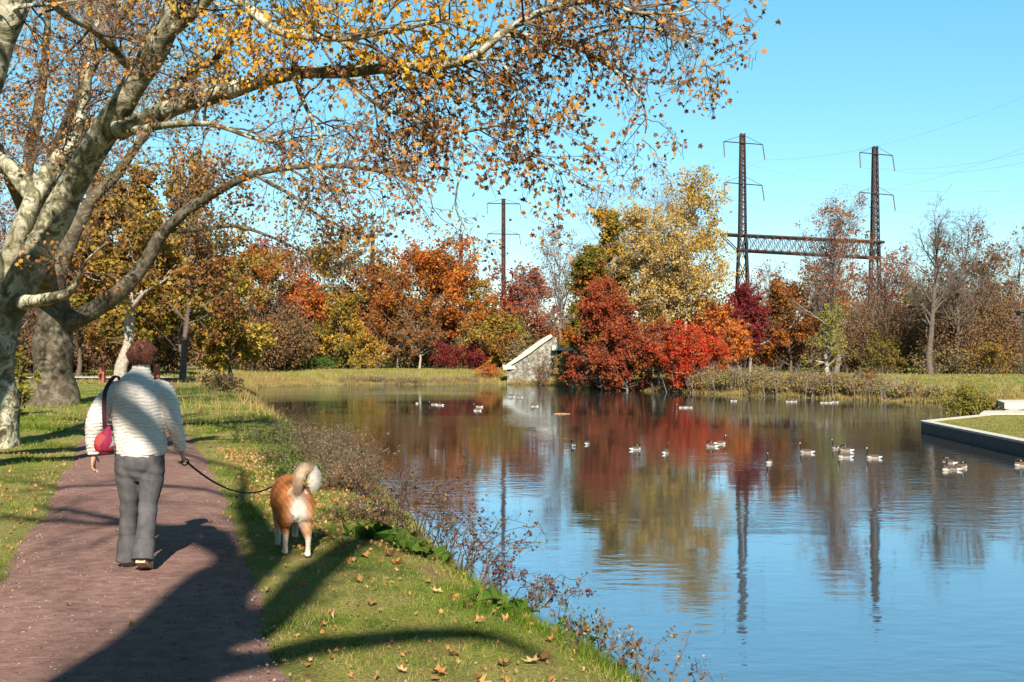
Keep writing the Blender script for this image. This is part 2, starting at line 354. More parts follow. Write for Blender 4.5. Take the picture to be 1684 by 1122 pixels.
GM_ = bpy.data.materials['grass_ground']
LW = [(18.2, 38.8), (19.2, 50.8), (25.6, 57.7), (31.1, 66.2), (44, 70), (60, 60), (60, -5), (17.5, -5), (17.6, 20)]
lw = MB(); lw.add([(x, y, -1.37) for x, y in LW], [list(range(len(LW)))[::-1]]); props(lw.build('lawn', GM_), kind='structure')
mb_l = MB(); nL = 26000; yy = RNG.uniform(36, 68, nL); xx = RNG.uniform(18.5, 34, nL); okl = (sdist(xx, yy) > .6) & (xx < .47 * yy + 1.5); blades(mb_l, np.stack([xx, yy, 0 * xx - 1.375], -1)[okl], .07, .035, np.clip(RNG.normal(.5, .25, okl.sum()), 0, 1), .8); props(mb_l.build('lawn_grass', M['meadow']), 'short dull grass on the walled lawn at right', 'grass', kind='stuff')

# water
def water_mat():
    m, nt, out = newmat('pond_water'); g = nt.nodes.new('ShaderNodeNewGeometry'); mp = nt.nodes.new('ShaderNodeMapping')
    mp.inputs['Scale'].default_value = (.55, 1.0, 1); mp.inputs['Rotation'].default_value = (0, 0, math.radians(-12)); nt.links.new(g.outputs['Position'], mp.inputs['Vector'])
    n1 = noise(nt, 3.2, 3, .5, mp.outputs[0]); n2 = noise(nt, .9, 2, .5, mp.outputs[0]); pa = noise(nt, .09, 3, .5, mp.outputs[0])
    mask = ramp(nt, pa, [(.42, (.2, .2, .2)), (.58, (1.5, 1.5, 1.5))])
    m1 = nt.nodes.new('ShaderNodeMath'); m1.operation = 'MULTIPLY'; nt.links.new(n1, m1.inputs[0]); nt.links.new(mask, m1.inputs[1])
    m2 = nt.nodes.new('ShaderNodeMath'); m2.operation = 'MULTIPLY_ADD'; nt.links.new(n2, m2.inputs[0]); m2.inputs[1].default_value = .8; nt.links.new(m1.outputs[0], m2.inputs[2])
    bp = nt.nodes.new('ShaderNodeBump'); bp.inputs['Distance'].default_value = .0065; nt.links.new(m2.outputs[0], bp.inputs['Height'])
    fr = nt.nodes.new('ShaderNodeFresnel'); fr.inputs['IOR'].default_value = 1.4; nt.links.new(bp.outputs[0], fr.inputs['Normal'])
    f2 = nt.nodes.new('ShaderNodeMath'); f2.operation = 'MULTIPLY_ADD'; f2.use_clamp = True; f2.inputs[1].default_value = .62; f2.inputs[2].default_value = .40; nt.links.new(fr.outputs[0], f2.inputs[0])
    gl = nt.nodes.new('ShaderNodeBsdfGlossy'); gl.inputs['Roughness'].default_value = .045; gl.inputs['Color'].default_value = (.80, .90, 1.0, 1); nt.links.new(bp.outputs[0], gl.inputs['Normal'])
    df = nt.nodes.new('ShaderNodeBsdfDiffuse'); df.inputs['Color'].default_value = (.05, .045, .034, 1)
    mx = nt.nodes.new('ShaderNodeMixShader'); nt.links.new(f2.outputs[0], mx.inputs[0]); nt.links.new(df.outputs[0], mx.inputs[1]); nt.links.new(gl.outputs[0], mx.inputs[2]); nt.links.new(mx.outputs[0], out.inputs[0])
    return m
wm = MB(); wm.add([(-60, -45, WZ), (60, -45, WZ), (60, 160, WZ), (-60, 160, WZ)], [[0, 1, 2, 3]])
props(wm.build('water', water_mat()), kind='structure')

# ------------------------------------------------------------------ trees
def limb(pts, n=None, wob=.0):
    """pts rows (px,py,d,width_px) -> spline array"""
    q = [(*P(a, b, c), w / 2 / F * c) for a, b, c, w in pts]
    return spline(q, n or max(8, len(q) * 5), wob)
def resK(a, K):
    t = np.linspace(0, len(a) - 1, K); i = np.minimum(t.astype(int), len(a) - 2); f = (t - i)[:, None]
    return a[i] * (1 - f) + a[i + 1] * f

def lumpy(mb, a, s=18, amp=.05, mi=0, flare=0.0):
    """thick bark-covered limb with uneven section"""
    Pn = a[:, :3]; R = a[:, 3].copy(); K = len(a); T = unit(np.gradient(Pn, axis=0))
    u = unit(np.cross(T[0], [0, 1, .1])); an = np.arange(s) * 2 * math.pi / s; V = []
    ph = RNG.uniform(0, 6, 4)
    for k in range(K):
        u = unit(u - T[k] * (u @ T[k])); w = np.cross(T[k], u)
        fl = 1 + flare * math.exp(-k * 0.9) * (0.5 + .5 * np.cos(an * 5 + ph[3]))
        rr = R[k] * (1 + amp * np.sin(an * 3 + ph[0] + k * .5) + amp * .8 * np.sin(an * 2 + ph[1] - k * .8) + amp * .7 * math.sin(k * 1.1 + ph[2])) * fl
        V.append(Pn[k] + rr[:, None] * (np.cos(an)[:, None] * u + np.sin(an)[:, None] * w))
    V = np.concatenate(V); b = (np.arange(K - 1) * s)[:, None]; j = np.arange(s); j2 = (j + 1) % s
    mb.add(V, np.stack([b + j, b + j2, b + s + j2, b + s + j], -1).reshape(-1, 4), mi, .5, True)
    mb.add(V[-s:], [list(range(s))], mi)

def big_tree(base, label, limbs, twigs, cat='tree', name='plane_tree', leafpal='plane', group=None, extra=None, flare=.35, leafk=.56, barkm='planebark'):
    """limbs: thick splines; twigs: list of (spline, nbranch, length, leaves, droop, size)"""
    root = thing(name, base, label, cat, group); tb = MB(); cb = MB()
    for k, a in enumerate(limbs): lumpy(tb, a, 20 if a[0, 3] > .2 else 10, .05 if a[0, 3] > .1 else .03, 0, flare if k == 0 else 0)
    for a, nb, L, nl, droop, size, *pal in twigs:
        mi = pal[0] if pal else 0
        p = resK(a, 12)[None]; P0, R0 = p[:, :, :3], np.maximum(p[:, :, 3], .012)
        P1, R1, _ = spawn(P0, R0, nb, L, 55, 7, droop, .22, .1, 1, .5, rmax=.02)
        P2, R2, _ = spawn(P1, R1, 4, L * .5, 50, 5, droop, .28, .15, 1, .6, rmax=.014)
        P3, R3, _ = spawn(P2, R2, 3, L * .25, 50, 4, droop, .3, .2, 1, .7, rmax=.008)
        tubes(tb, P1, R1, 5, 1); tubes(tb, P2, R2, 3, 1); tubes(tb, P3, np.maximum(R3, .0035), 3, 1)
        clus = sample(P3, max(1, nl // 4), .3, 0); clus = clus[vnoise(clus[:, 0] + clus[:, 1], clus[:, 2], 1.6) + RNG.normal(0, .35, len(clus)) > -.45]
        pos = np.repeat(clus, 4, 0) + RNG.normal(size=(len(clus) * 4, 3)) * size * .75
        leaves(cb, pos[:int(len(pos) * .78)], size * leafk, LEAF_C, mi, droop=.8)
    tb.build('trunk', [M[barkm], M['bark']], root); cb.build('crown', [M[leafpal], M['planeorange'], M['planegold']], root)
    return root

# --- tree T1: big plane tree on the left at ~19.5 m
D = 19.5
trunk = limb([(-22, 752, D, 120), (-18, 720, D, 100), (-18, 640, D, 80), (-14, 570, D, 76), (-2, 520, D, 72), (18, 485, D, 64)], 26)
main = limb([(10, 508, D, 58), (44, 445, D, 52), (84, 375, D, 49), (117, 312, D - .2, 46), (153, 245, D - .6, 45), (197, 178, D - 1, 42), (240, 108, D - 1.4, 41), (277, 40, D - 1.8, 38), (300, -20, D - 2, 40), (330, -110, D - 2, 30), (345, -230, D - 2, 18)], 44)
l2 = limb([(5, 510, D, 60), (10, 455, D, 40), (34, 385, D, 34), (56, 322, D, 29), (92, 272, D + .3, 30), (122, 225, D + .6, 22), (140, 160, D + 1, 15), (150, 90, D + 1.2, 9), (165, 10, D + 1.4, 6)], 30)
l2b = limb([(55, 325, D, 30), (30, 290, D, 28), (0, 262, D, 24), (-50, 235, D, 18), (-110, 190, D, 10)], 16)
l2c = limb([(-5, 470, D, 50), (-30, 400, D - .5, 40), (-60, 300, D - 1, 30), (-90, 150, D - 1, 18), (-80, 0, D - 1, 10)], 16)
stub = limb([(22, 502, D, 30), (52, 496, D - .5, 22), (86, 490, D - 1.0, 19), (108, 484, D - 1.4, 16), (124, 468, D - 1.6, 8), (136, 440, D - 1.8, 5), (150, 420, D - 2, 3), (175, 400, D - 2, 2)], 40)
r1 = limb([(195, 215, D - 1, 34), (240, 196, D - 1.3, 31), (300, 172, D - 2, 30), (367, 152, D - 2.6, 28), (420, 136, D - 3, 25), (483, 121, D - 3.5, 22), (560, 118, D - 4, 20), (661, 110, D - 4.6, 16), (735, 106, D - 5, 14), (780, 92, D - 5.2, 14), (824, 57, D - 5.4, 13), (894, 18, D - 5.6, 11), (977, 2, D - 5.8, 9), (1045, 20, D - 6, 6), (1110, 22, D - 6, 4), (1150, 10, D - 6, 2.5)], 70)
r1b = limb([(830, 56, D - 5.4, 11), (880, 62, D - 5.5, 10), (947, 78, D - 5.6, 9), (999, 106, D - 5.7, 7), (1035, 140, D - 5.8, 5), (1058, 172, D - 5.8, 4), (1062, 215, D - 5.8, 2.5), (1040, 262, D - 5.8, 1.5)], 30)
r1c = limb([(940, 76, D - 5.6, 6), (1000, 50, D - 5.8, 5), (1060, 45, D - 6, 5), (1125, 62, D - 6, 3.5), (1150, 98, D - 6, 2.5), (1180, 122, D - 6, 1.2)], 18)
r1d = limb([(735, 106, D - 5, 8), (790, 98, D - 5.2, 6), (824, 101, D - 5.3, 5), (850, 150, D - 5.4, 4), (868, 195, D - 5.4, 3), (872, 250, D - 5.5, 2), (925, 285, D - 5.5, 1.3)], 20)
r1e = limb([(560, 120, D - 4, 8), (610, 165, D - 4.2, 7), (670, 194, D - 4.5, 7), (758, 216, D - 4.8, 6), (846, 200, D - 5, 3), (900, 205, D - 5, 2)], 20)
r1f = limb([(756, 214, D - 4.8, 5), (760, 264, D - 4.8, 4), (749, 338, D - 4.8, 3), (772, 388, D - 4.8, 2.5), (790, 445, D - 4.8, 1.5)], 18)
r2 = limb([(262, 65, D - 1.6, 20), (300, 40, D - 2, 17), (335, 8, D - 2.4, 15), (380, -40, D - 3, 12), (460, -90, D - 3.6, 9), (620, -120, D - 4.5, 7), (800, -110, D - 5, 5)], 24)
r3 = limb([(300, -20, D - 2, 26), (350, -30, D - 2.5, 20), (410, 15, D - 3.5, 17), (460, 52, D - 4, 15), (560, 63, D - 4.6, 11), (640, 52, D - 5, 8), (740, 30, D - 5.5, 5)], 28)
r4 = limb([(215, 108, D - 1.3, 18), (203, 100, D - 1.5, 16), (180, 72, D - 2, 15), (150, 46, D - 2.5, 14), (110, 26, D - 3, 12), (82, 0, D - 3.4, 11), (60, -50, D - 3.6, 8)], 22)
r5 = limb([(240, 190, D - 1.2, 12), (320, 115, D - 1, 14), (352, 100, D - 1, 12), (380, 60, D - 1, 9), (430, 10, D - 1, 6)], 16)
r6 = limb([(222, 215, D - 1.5, 14), (280, 205, D - 2.5, 12), (350, 205, D - 3.5, 9), (420, 228, D - 4, 7), (470, 232, D - 4.2, 5), (540, 225, D - 4.3, 3)], 20)
r7 = limb([(483, 121, D - 3.5, 9), (500, 170, D - 4, 7), (530, 230, D - 4.5, 5), (520, 270, D - 4.8, 4), (560, 300, D - 5, 3), (640, 315, D - 5, 2)], 18)
b1 = ground(-9.5, 19.5)
T1 = big_tree((-9.3, D, 0), 'huge mottled plane tree filling the left edge, its fork beside the path', [trunk, main, l2, l2b, l2c, stub, r1, r1b, r1c, r1d, r1e, r1f, r2, r3, r4, r5, r6, r7],
  [(r1[22:], 36, 1.2, 2900, .06, .16), (r1[44:], 16, .8, 1200, .1, .14), (r1b, 14, .6, 500, .16, .13), (r1c, 13, .55, 520, .12, .12), (r1d, 14, .8, 700, .16, .15),
   (r1e, 16, 1.1, 1300, .1, .17), (r1f, 9, .45, 160, .2, .13), (r2, 26, 1.8, 3400, .12, .17, 1), (r3[6:], 24, 1.2, 1900, .1, .2, 1), (r4, 16, 1.3, 1500, 0, .15), (main[24:36], 10, 1.3, 800, 0, .15), (r5, 8, .9, 420, .02, .15, 1),
   (r6, 16, 1.1, 1000, .08, .14), (r7, 18, 1.1, 1500, .06, .14), (main[20:], 12, 1.5, 700, 0, .15), (l2[12:], 20, 1.4, 1300, 0, .14), (l2b, 6, 1.0, 200, 0, .13), (stub[20:], 7, .7, 260, .05, .14), (l2c[4:], 12, 1.6, 500, 0, .15)])

# --- tree T0: trunk out of frame on the left, limb crossing the upper left corner
D0 = 12.0
t0t = limb([(-560, 830, D0, 110), (-540, 700, D0, 92), (-470, 560, D0, 86), (-360, 400, D0, 84)], 16)
t0a = limb([(-370, 420, D0, 84), (-230, 330, D0, 80), (-110, 240, D0, 78), (-48, 150, D0, 76), (-12, 60, D0, 74), (18, -10, D0, 70), (50, -120, D0, 60), (80, -300, D0 - .3, 44)], 26)
t0b = limb([(0, 40, D0 + .3, 30), (20, 30, D0 + .8, 24), (38, -20, D0 + 1, 20), (60, -100, D0 + 1, 14)], 10)
t0c = limb([(60, -130, D0, 40), (160, -190, D0, 28), (300, -180, D0 - .4, 20), (420, -120, D0 - .8, 12), (520, -60, D0 - 1, 6)], 22)
def up(px, py, d, k, r, dx=0.0): q = P(px, py, d); return (q[0] + .1497 * k + dx, q[1] - 1.4357 * k, q[2] + k, r)
t0e = spline([(-9.0, 11.9, 3.0, .36), up(20, 520, 19.5, 4.6, .27), up(62, 440, 19.3, 4.9, .24), up(92, 390, 19.3, 5.2, .22), up(118, 345, 19.1, 5.6, .19), up(150, 290, 19, 6.0, .16), up(200, 240, 18.6, 6.6, .12), up(240, 200, 18, 7.6, .07)], 30)
t0h = spline([(-9.1, 12, 3.0, .34), (-8.0, 11.9, 4.3, .28), (-6.7, 11.6, 5.3, .24), (-6.1, 11, 6.4, .18), (-6.2, 10.4, 8, .1)], 18)
t0f = spline([(-9.0, 11.9, 3.6, .3), (-10.5, 12.3, 6, .22), (-11.5, 13, 8, .16), (-12, 14, 10, .08)], 14)
t0d = limb([(-20, 40, D0, 10), (30, 12, D0 - .2, 8), (80, 8, D0 - .3, 5), (130, 0, D0 - .4, 3)], 10)
big_tree((-9.3, D0, 0), 'plane tree outside the left edge, one dark leaning limb crossing the upper left corner', [t0t, t0a, t0b, t0c, t0d, t0e, t0f, t0h],
  [(t0h[6:], 14, 1.1, 700, 0, .15), (t0e[12:], 12, 1.3, 500, 0, .15), (t0f, 16, 1.6, 900, 0, .15), (t0c, 14, 1.0, 500, .15, .15, 1), (t0d, 5, .5, 60, .1, .13), (t0a[14:], 8, 1.2, 250, .0, .14)], leafpal='plane')

# --- tree T2: second big plane tree further along the path
E = 37.0
t2t = limb([(86, 678, E, 98), (88, 655, E, 76), (88, 610, E, 64), (88, 560, E, 60), (90, 525, E, 56), (80, 480, E, 50)], 20)
t2a = limb([(90, 540, E, 44), (118, 528, E, 34), (150, 513, E, 29), (200, 477, E, 26), (240, 430, E, 23), (268, 384, E - .3, 20), (310, 345, E - .8, 18), (352, 317, E - 1.2, 16), (417, 286, E - 2, 12), (490, 275, E - 3, 9), (560, 273, E - 4, 7), (640, 285, E - 5, 5), (700, 300, E - 5, 3)], 46)
t2b = limb([(86, 500, E, 36), (104, 420, E, 26), (150, 330, E, 20), (190, 290, E, 17), (225, 240, E, 13), (262, 190, E, 12), (300, 130, E, 7)], 26)
t2c = limb([(80, 500, E, 34), (60, 400, E, 24), (45, 290, E, 18), (60, 200, E, 18), (75, 90, E, 12), (80, -20, E, 8)], 24)
t2d = limb([(417, 286, E - 2, 7), (450, 305, E - 2.5, 6), (483, 323, E - 3, 5), (517, 350, E - 3, 4), (560, 372, E - 3, 2.5), (600, 380, E - 3, 2)], 16)
t2e = limb([(150, 330, E, 14), (140, 250, E, 12), (145, 150, E, 10), (150, 60, E, 7), (140, -30, E, 5)], 18)
t2f = limb([(273, 380, E, 8), (330, 378, E - 1, 8), (390, 372, E - 1.5, 6), (470, 400, E - 2, 4), (520, 430, E - 2, 3), (560, 450, E - 2, 2)], 20)
t2g = limb([(80, 500, E, 40), (70, 420, E - 3, 34), (80, 300, E - 6, 26), (120, 180, E - 8, 18), (180, 60, E - 9, 12), (250, -40, E - 10, 7)], 24)
t2h = limb([(70, 420, E - 3, 26), (20, 300, E - 6, 20), (-30, 180, E - 8, 14), (-60, 60, E - 9, 8)], 18)
big_tree((-15.6, E, 0), 'thick trunked plane tree left of the walker, long low limb rising to the right', [t2t, t2a, t2b, t2c, t2d, t2e, t2f, t2g, t2h],
  [(t2g[7:], 34, 2.4, 3400, 0, .2), (t2h[5:], 22, 2.2, 2200, 0, .2), (t2a[16:], 40, 2.2, 3400, .04, .2), (t2b[6:], 30, 2.4, 3000, 0, .2, 2), (t2c[6:], 34, 2.4, 3000, 0, .2), (t2d, 16, 1.4, 900, .1, .2, 2), (t2e, 30, 2.4, 2600, 0, .2), (t2f, 22, 1.5, 1700, .06, .2, 2)], leafpal='plane', flare=.5, barkm='planebark_shaded')

# --- the tree beside the photographer: seen only by its shadow
def S(px, py, h, r):
    d = CAMZ * F / (py - HZ); x = (px - 842) / F * d
    return (x + .1497 * h, d - 1.4357 * h, h, r)
nt_ = spline([(-1.75, -1.45, -.3, .62), (-1.62, -1.35, 1.2, .52), (-1.35, -1.15, 3, .46), S(225, 1122, 4.5, .40), S(290, 1045, 5.6, .33), S(365, 960, 6.6, .28), S(440, 912, 7.4, .2), S(432, 884, 8.2, .16), S(395, 835, 9.8, .09)], 34)
nC = spline([S(290, 1050, 5.6, .25), S(400, 1040, 6.2, .17), S(466, 992, 7, .16), S(530, 928, 7.8, .17), S(600, 886, 8.5, .12), S(680, 850, 9.4, .07)], 20)
nB = spline([S(240, 1125, 4.7, .25), S(380, 1096, 5.6, .13), S(470, 1072, 6.2, .12), S(552, 1055, 6.7, .11), S(680, 1040, 7.4, .10), S(800, 1046, 8, .07), S(900, 1080, 8.4, .04)], 24)
nW = spline([(-1.0, -.9, 5.2, .2), (-1.2, -.6, 6.3, .13), (-1.6, -.5, 6.9, .10), (-2.05, -.53, 7.3, .09), (-2.7, -.6, 7.9, .07), (-3.8, -.5, 8.6, .05)], 16)
nD = spline([S(375, 960, 6.6, .14), S(360, 880, 7.6, .1), S(250, 868, 8.4, .07), S(130, 862, 9, .06), S(0, 848, 9.6, .05), S(-120, 830, 10, .03)], 18)
nE = spline([S(440, 915, 7.4, .12), S(425, 850, 8.4, .09), S(380, 815, 9.2, .06), S(250, 800, 9.8, .06), S(110, 802, 10.4, .05), S(20, 790, 11, .03)], 18)
nF = spline([S(395, 835, 9.8, .09), S(400, 790, 10.2, .07), S(380, 768, 10.8, .06), S(260, 742, 11.8, .06), S(150, 735, 12.6, .04)], 18)
nG = spline([(-1.35, -1.15, 3.4, .2), (-3, -1.4, 5, .14), (-4.6, -1.5, 6.5, .1), (-6.5, -1.4, 7.5, .05)], 14)
big_tree((-1.75, -1.45, 0), 'plane tree standing just behind the photographer, its shadow lying across the path', [nt_, nC, nB, nW, nD, nE, nF, nG],
  [(nt_[20:], 12, 1.5, 260, 0, .15), (nC[6:], 8, 1.0, 60, 0, .15), (nD[6:], 9, 1.2, 120, 0, .15), (nE[6:], 9, 1.2, 120, 0, .15), (nF[6:], 9, 1.2, 120, 0, .15), (nG, 12, 1.5, 260, 0, .15)])

# --- generic background trees
def bg_tree(px, d, top, w, pal, label, nl=5000, cb=.2, bark='bark', lean=0.0, size=.2, nb=26, cat='tree', name='tree', group=None, bare=False, base_py=None, pal2=None, trw=None, shape='round', tilt=0.0):
    x = (px - 842) / F * d; z0 = float(ground(x, d)) - .1; H = CAMZ - (top - HZ) / F * d - z0; R = w / 2 / F * d * (1.42 if d > 140 and px < 900 else 1.26); nl = int(nl * 2.7); size = size * 1.2 * RNG.uniform(.45, 1.5, nl)
    root = thing(name, (x, d, z0), label, cat, group); tb = MB(); cr = MB()
    K = 9; t = np.linspace(0, 1, K); tr = trw or H * .013 + .06
    wobx = np.cumsum(RNG.normal(0, .012, K)) * H; woby = np.cumsum(RNG.normal(0, .012, K)) * H; wobx -= wobx[0]; woby -= woby[0]
    Pt = np.stack([x + lean * t * R + wobx, d + woby, z0 + t * H * (float(np.clip(1 - .62 * R / H, .55, .88)) if not bare else .8)], -1)[None]; Rt = (tr * (1 - .85 * t))[None]
    if shape == 'round': Lt = lambda q: np.sqrt(np.clip(1 - ((q - (.35 + cb / 2)) / .75) ** 2, .1, 1))
    elif shape == 'cone': Lt = lambda q: 1.15 - q * .95
    else: Lt = lambda q: .75 + .5 * q * (1 - q)
    an = (lambda q: 75 - 50 * q) if not bare else (lambda q: 45 - 20 * q)
    P1, R1, t1 = spawn(Pt, Rt, nb, R * 1.0, an, 7, -.06, .12, cb, .98, .5, Lt, taper=.25)
    P2, R2, _ = spawn(P1, R1, 6, R * .42, 45, 5, -.03, .15, .2, 1, .55, taper=.3)
    P3, R3, _ = spawn(P2, R2, 4, R * .22, 45, 4, 0, .2, .2, 1, .6)
    tubes(tb, Pt, Rt, 8); tubes(tb, P1, R1, 5); tubes(tb, P2, np.maximum(R2, .012), 3); tubes(tb, P3, np.maximum(R3, .008), 3)
    if bare:
        P4, R4, _ = spawn(P3, R3, 3, R * .13, 40, 3, -.05, .2, .2, 1, .7); tubes(tb, P4, np.maximum(R4, .007), 3)
    n = len(P2); keep = RNG.random(n) < (.82 if not bare else .35); tips = np.concatenate([P3[np.repeat(keep, 4)][:, -3:], P2[keep][:, -3:]])
    pos = sample(tips, nl, .0, R * .045)
    clump = np.clip(.5 + .45 * vnoise(pos[:, 0] + pos[:, 1] * .3, pos[:, 2], 1.1) + RNG.normal(0, .18, nl), 0, 1)
    mi = np.zeros(nl)
    if nl:
        if pal2:
            sel = vnoise(pos[:, 0] * .8 + 7, pos[:, 2] + pos[:, 1] * .5, .5) + RNG.normal(0, .3, nl) > .15
            leaves(cr, pos[~sel], size[~sel], LEAF_Q, 0, clump[~sel]); leaves(cr, pos[sel], size[sel], LEAF_Q, 1, clump[sel])
        else: leaves(cr, pos, size, LEAF_Q, 0, clump)
        cr.build('crown', [M[pal], M[pal2 or pal]], root)
    tb.build('trunk', [M[bark]], root)
    return root
def bg_shrub(px, d, top, w, pal, label, nl=2500, size=.2, bark='bark', name='shrub', cat='shrub', pal2=None, bot=None, group=None, nst=9):
    x = (px - 842) / F * d; z0 = float(ground(x, d)) - .05; H = CAMZ - (top - HZ) / F * d - z0; R = w / 2 / F * d
    root = thing(name, (x, d, z0), label, cat, group); tb = MB(); cr = MB()
    a = RNG.uniform(0, 6.28, nst); rr = RNG.uniform(.0, .95, nst) * R
    K = 6; t = np.linspace(0, 1, K)
    hh = H * RNG.uniform(.7, 1, nst) * (1 - .35 * rr / R)
    Pt = np.stack([x + (np.cos(a) * rr)[:, None] * t ** 0.7, d + (np.sin(a) * rr)[:, None] * t ** .7, z0 + hh[:, None] * t ** 1.1], -1)
    Pt[:, 1:] += RNG.normal(size=Pt[:, 1:].shape) * H * .02
    Rt = (H * .008 + .015) * (1 - .8 * t)[None] * np.ones((nst, 1))
    P1, R1, _ = spawn(Pt, Rt, 8, R * .55, 55, 5, -.03, .15, .12, 1, .6); P2, R2, _ = spawn(P1, R1, 4, R * .28, 50, 4, 0, .2, .2, 1, .6)
    tubes(tb, Pt, Rt, 5); tubes(tb, P1, np.maximum(R1, .008), 3); tubes(tb, P2, np.maximum(R2, .006), 3)
    pos = sample(P2, nl, .2, R * .05); clump = np.clip(.5 + .45 * vnoise(pos[:, 0], pos[:, 2], 2.1) + RNG.normal(0, .2, nl), 0, 1)
    leaves(cr, pos, size, LEAF_Q, 0, clump)
    tb.build('stems', [M[bark]], root); cr.build('foliage', [M[pal]], root); return root

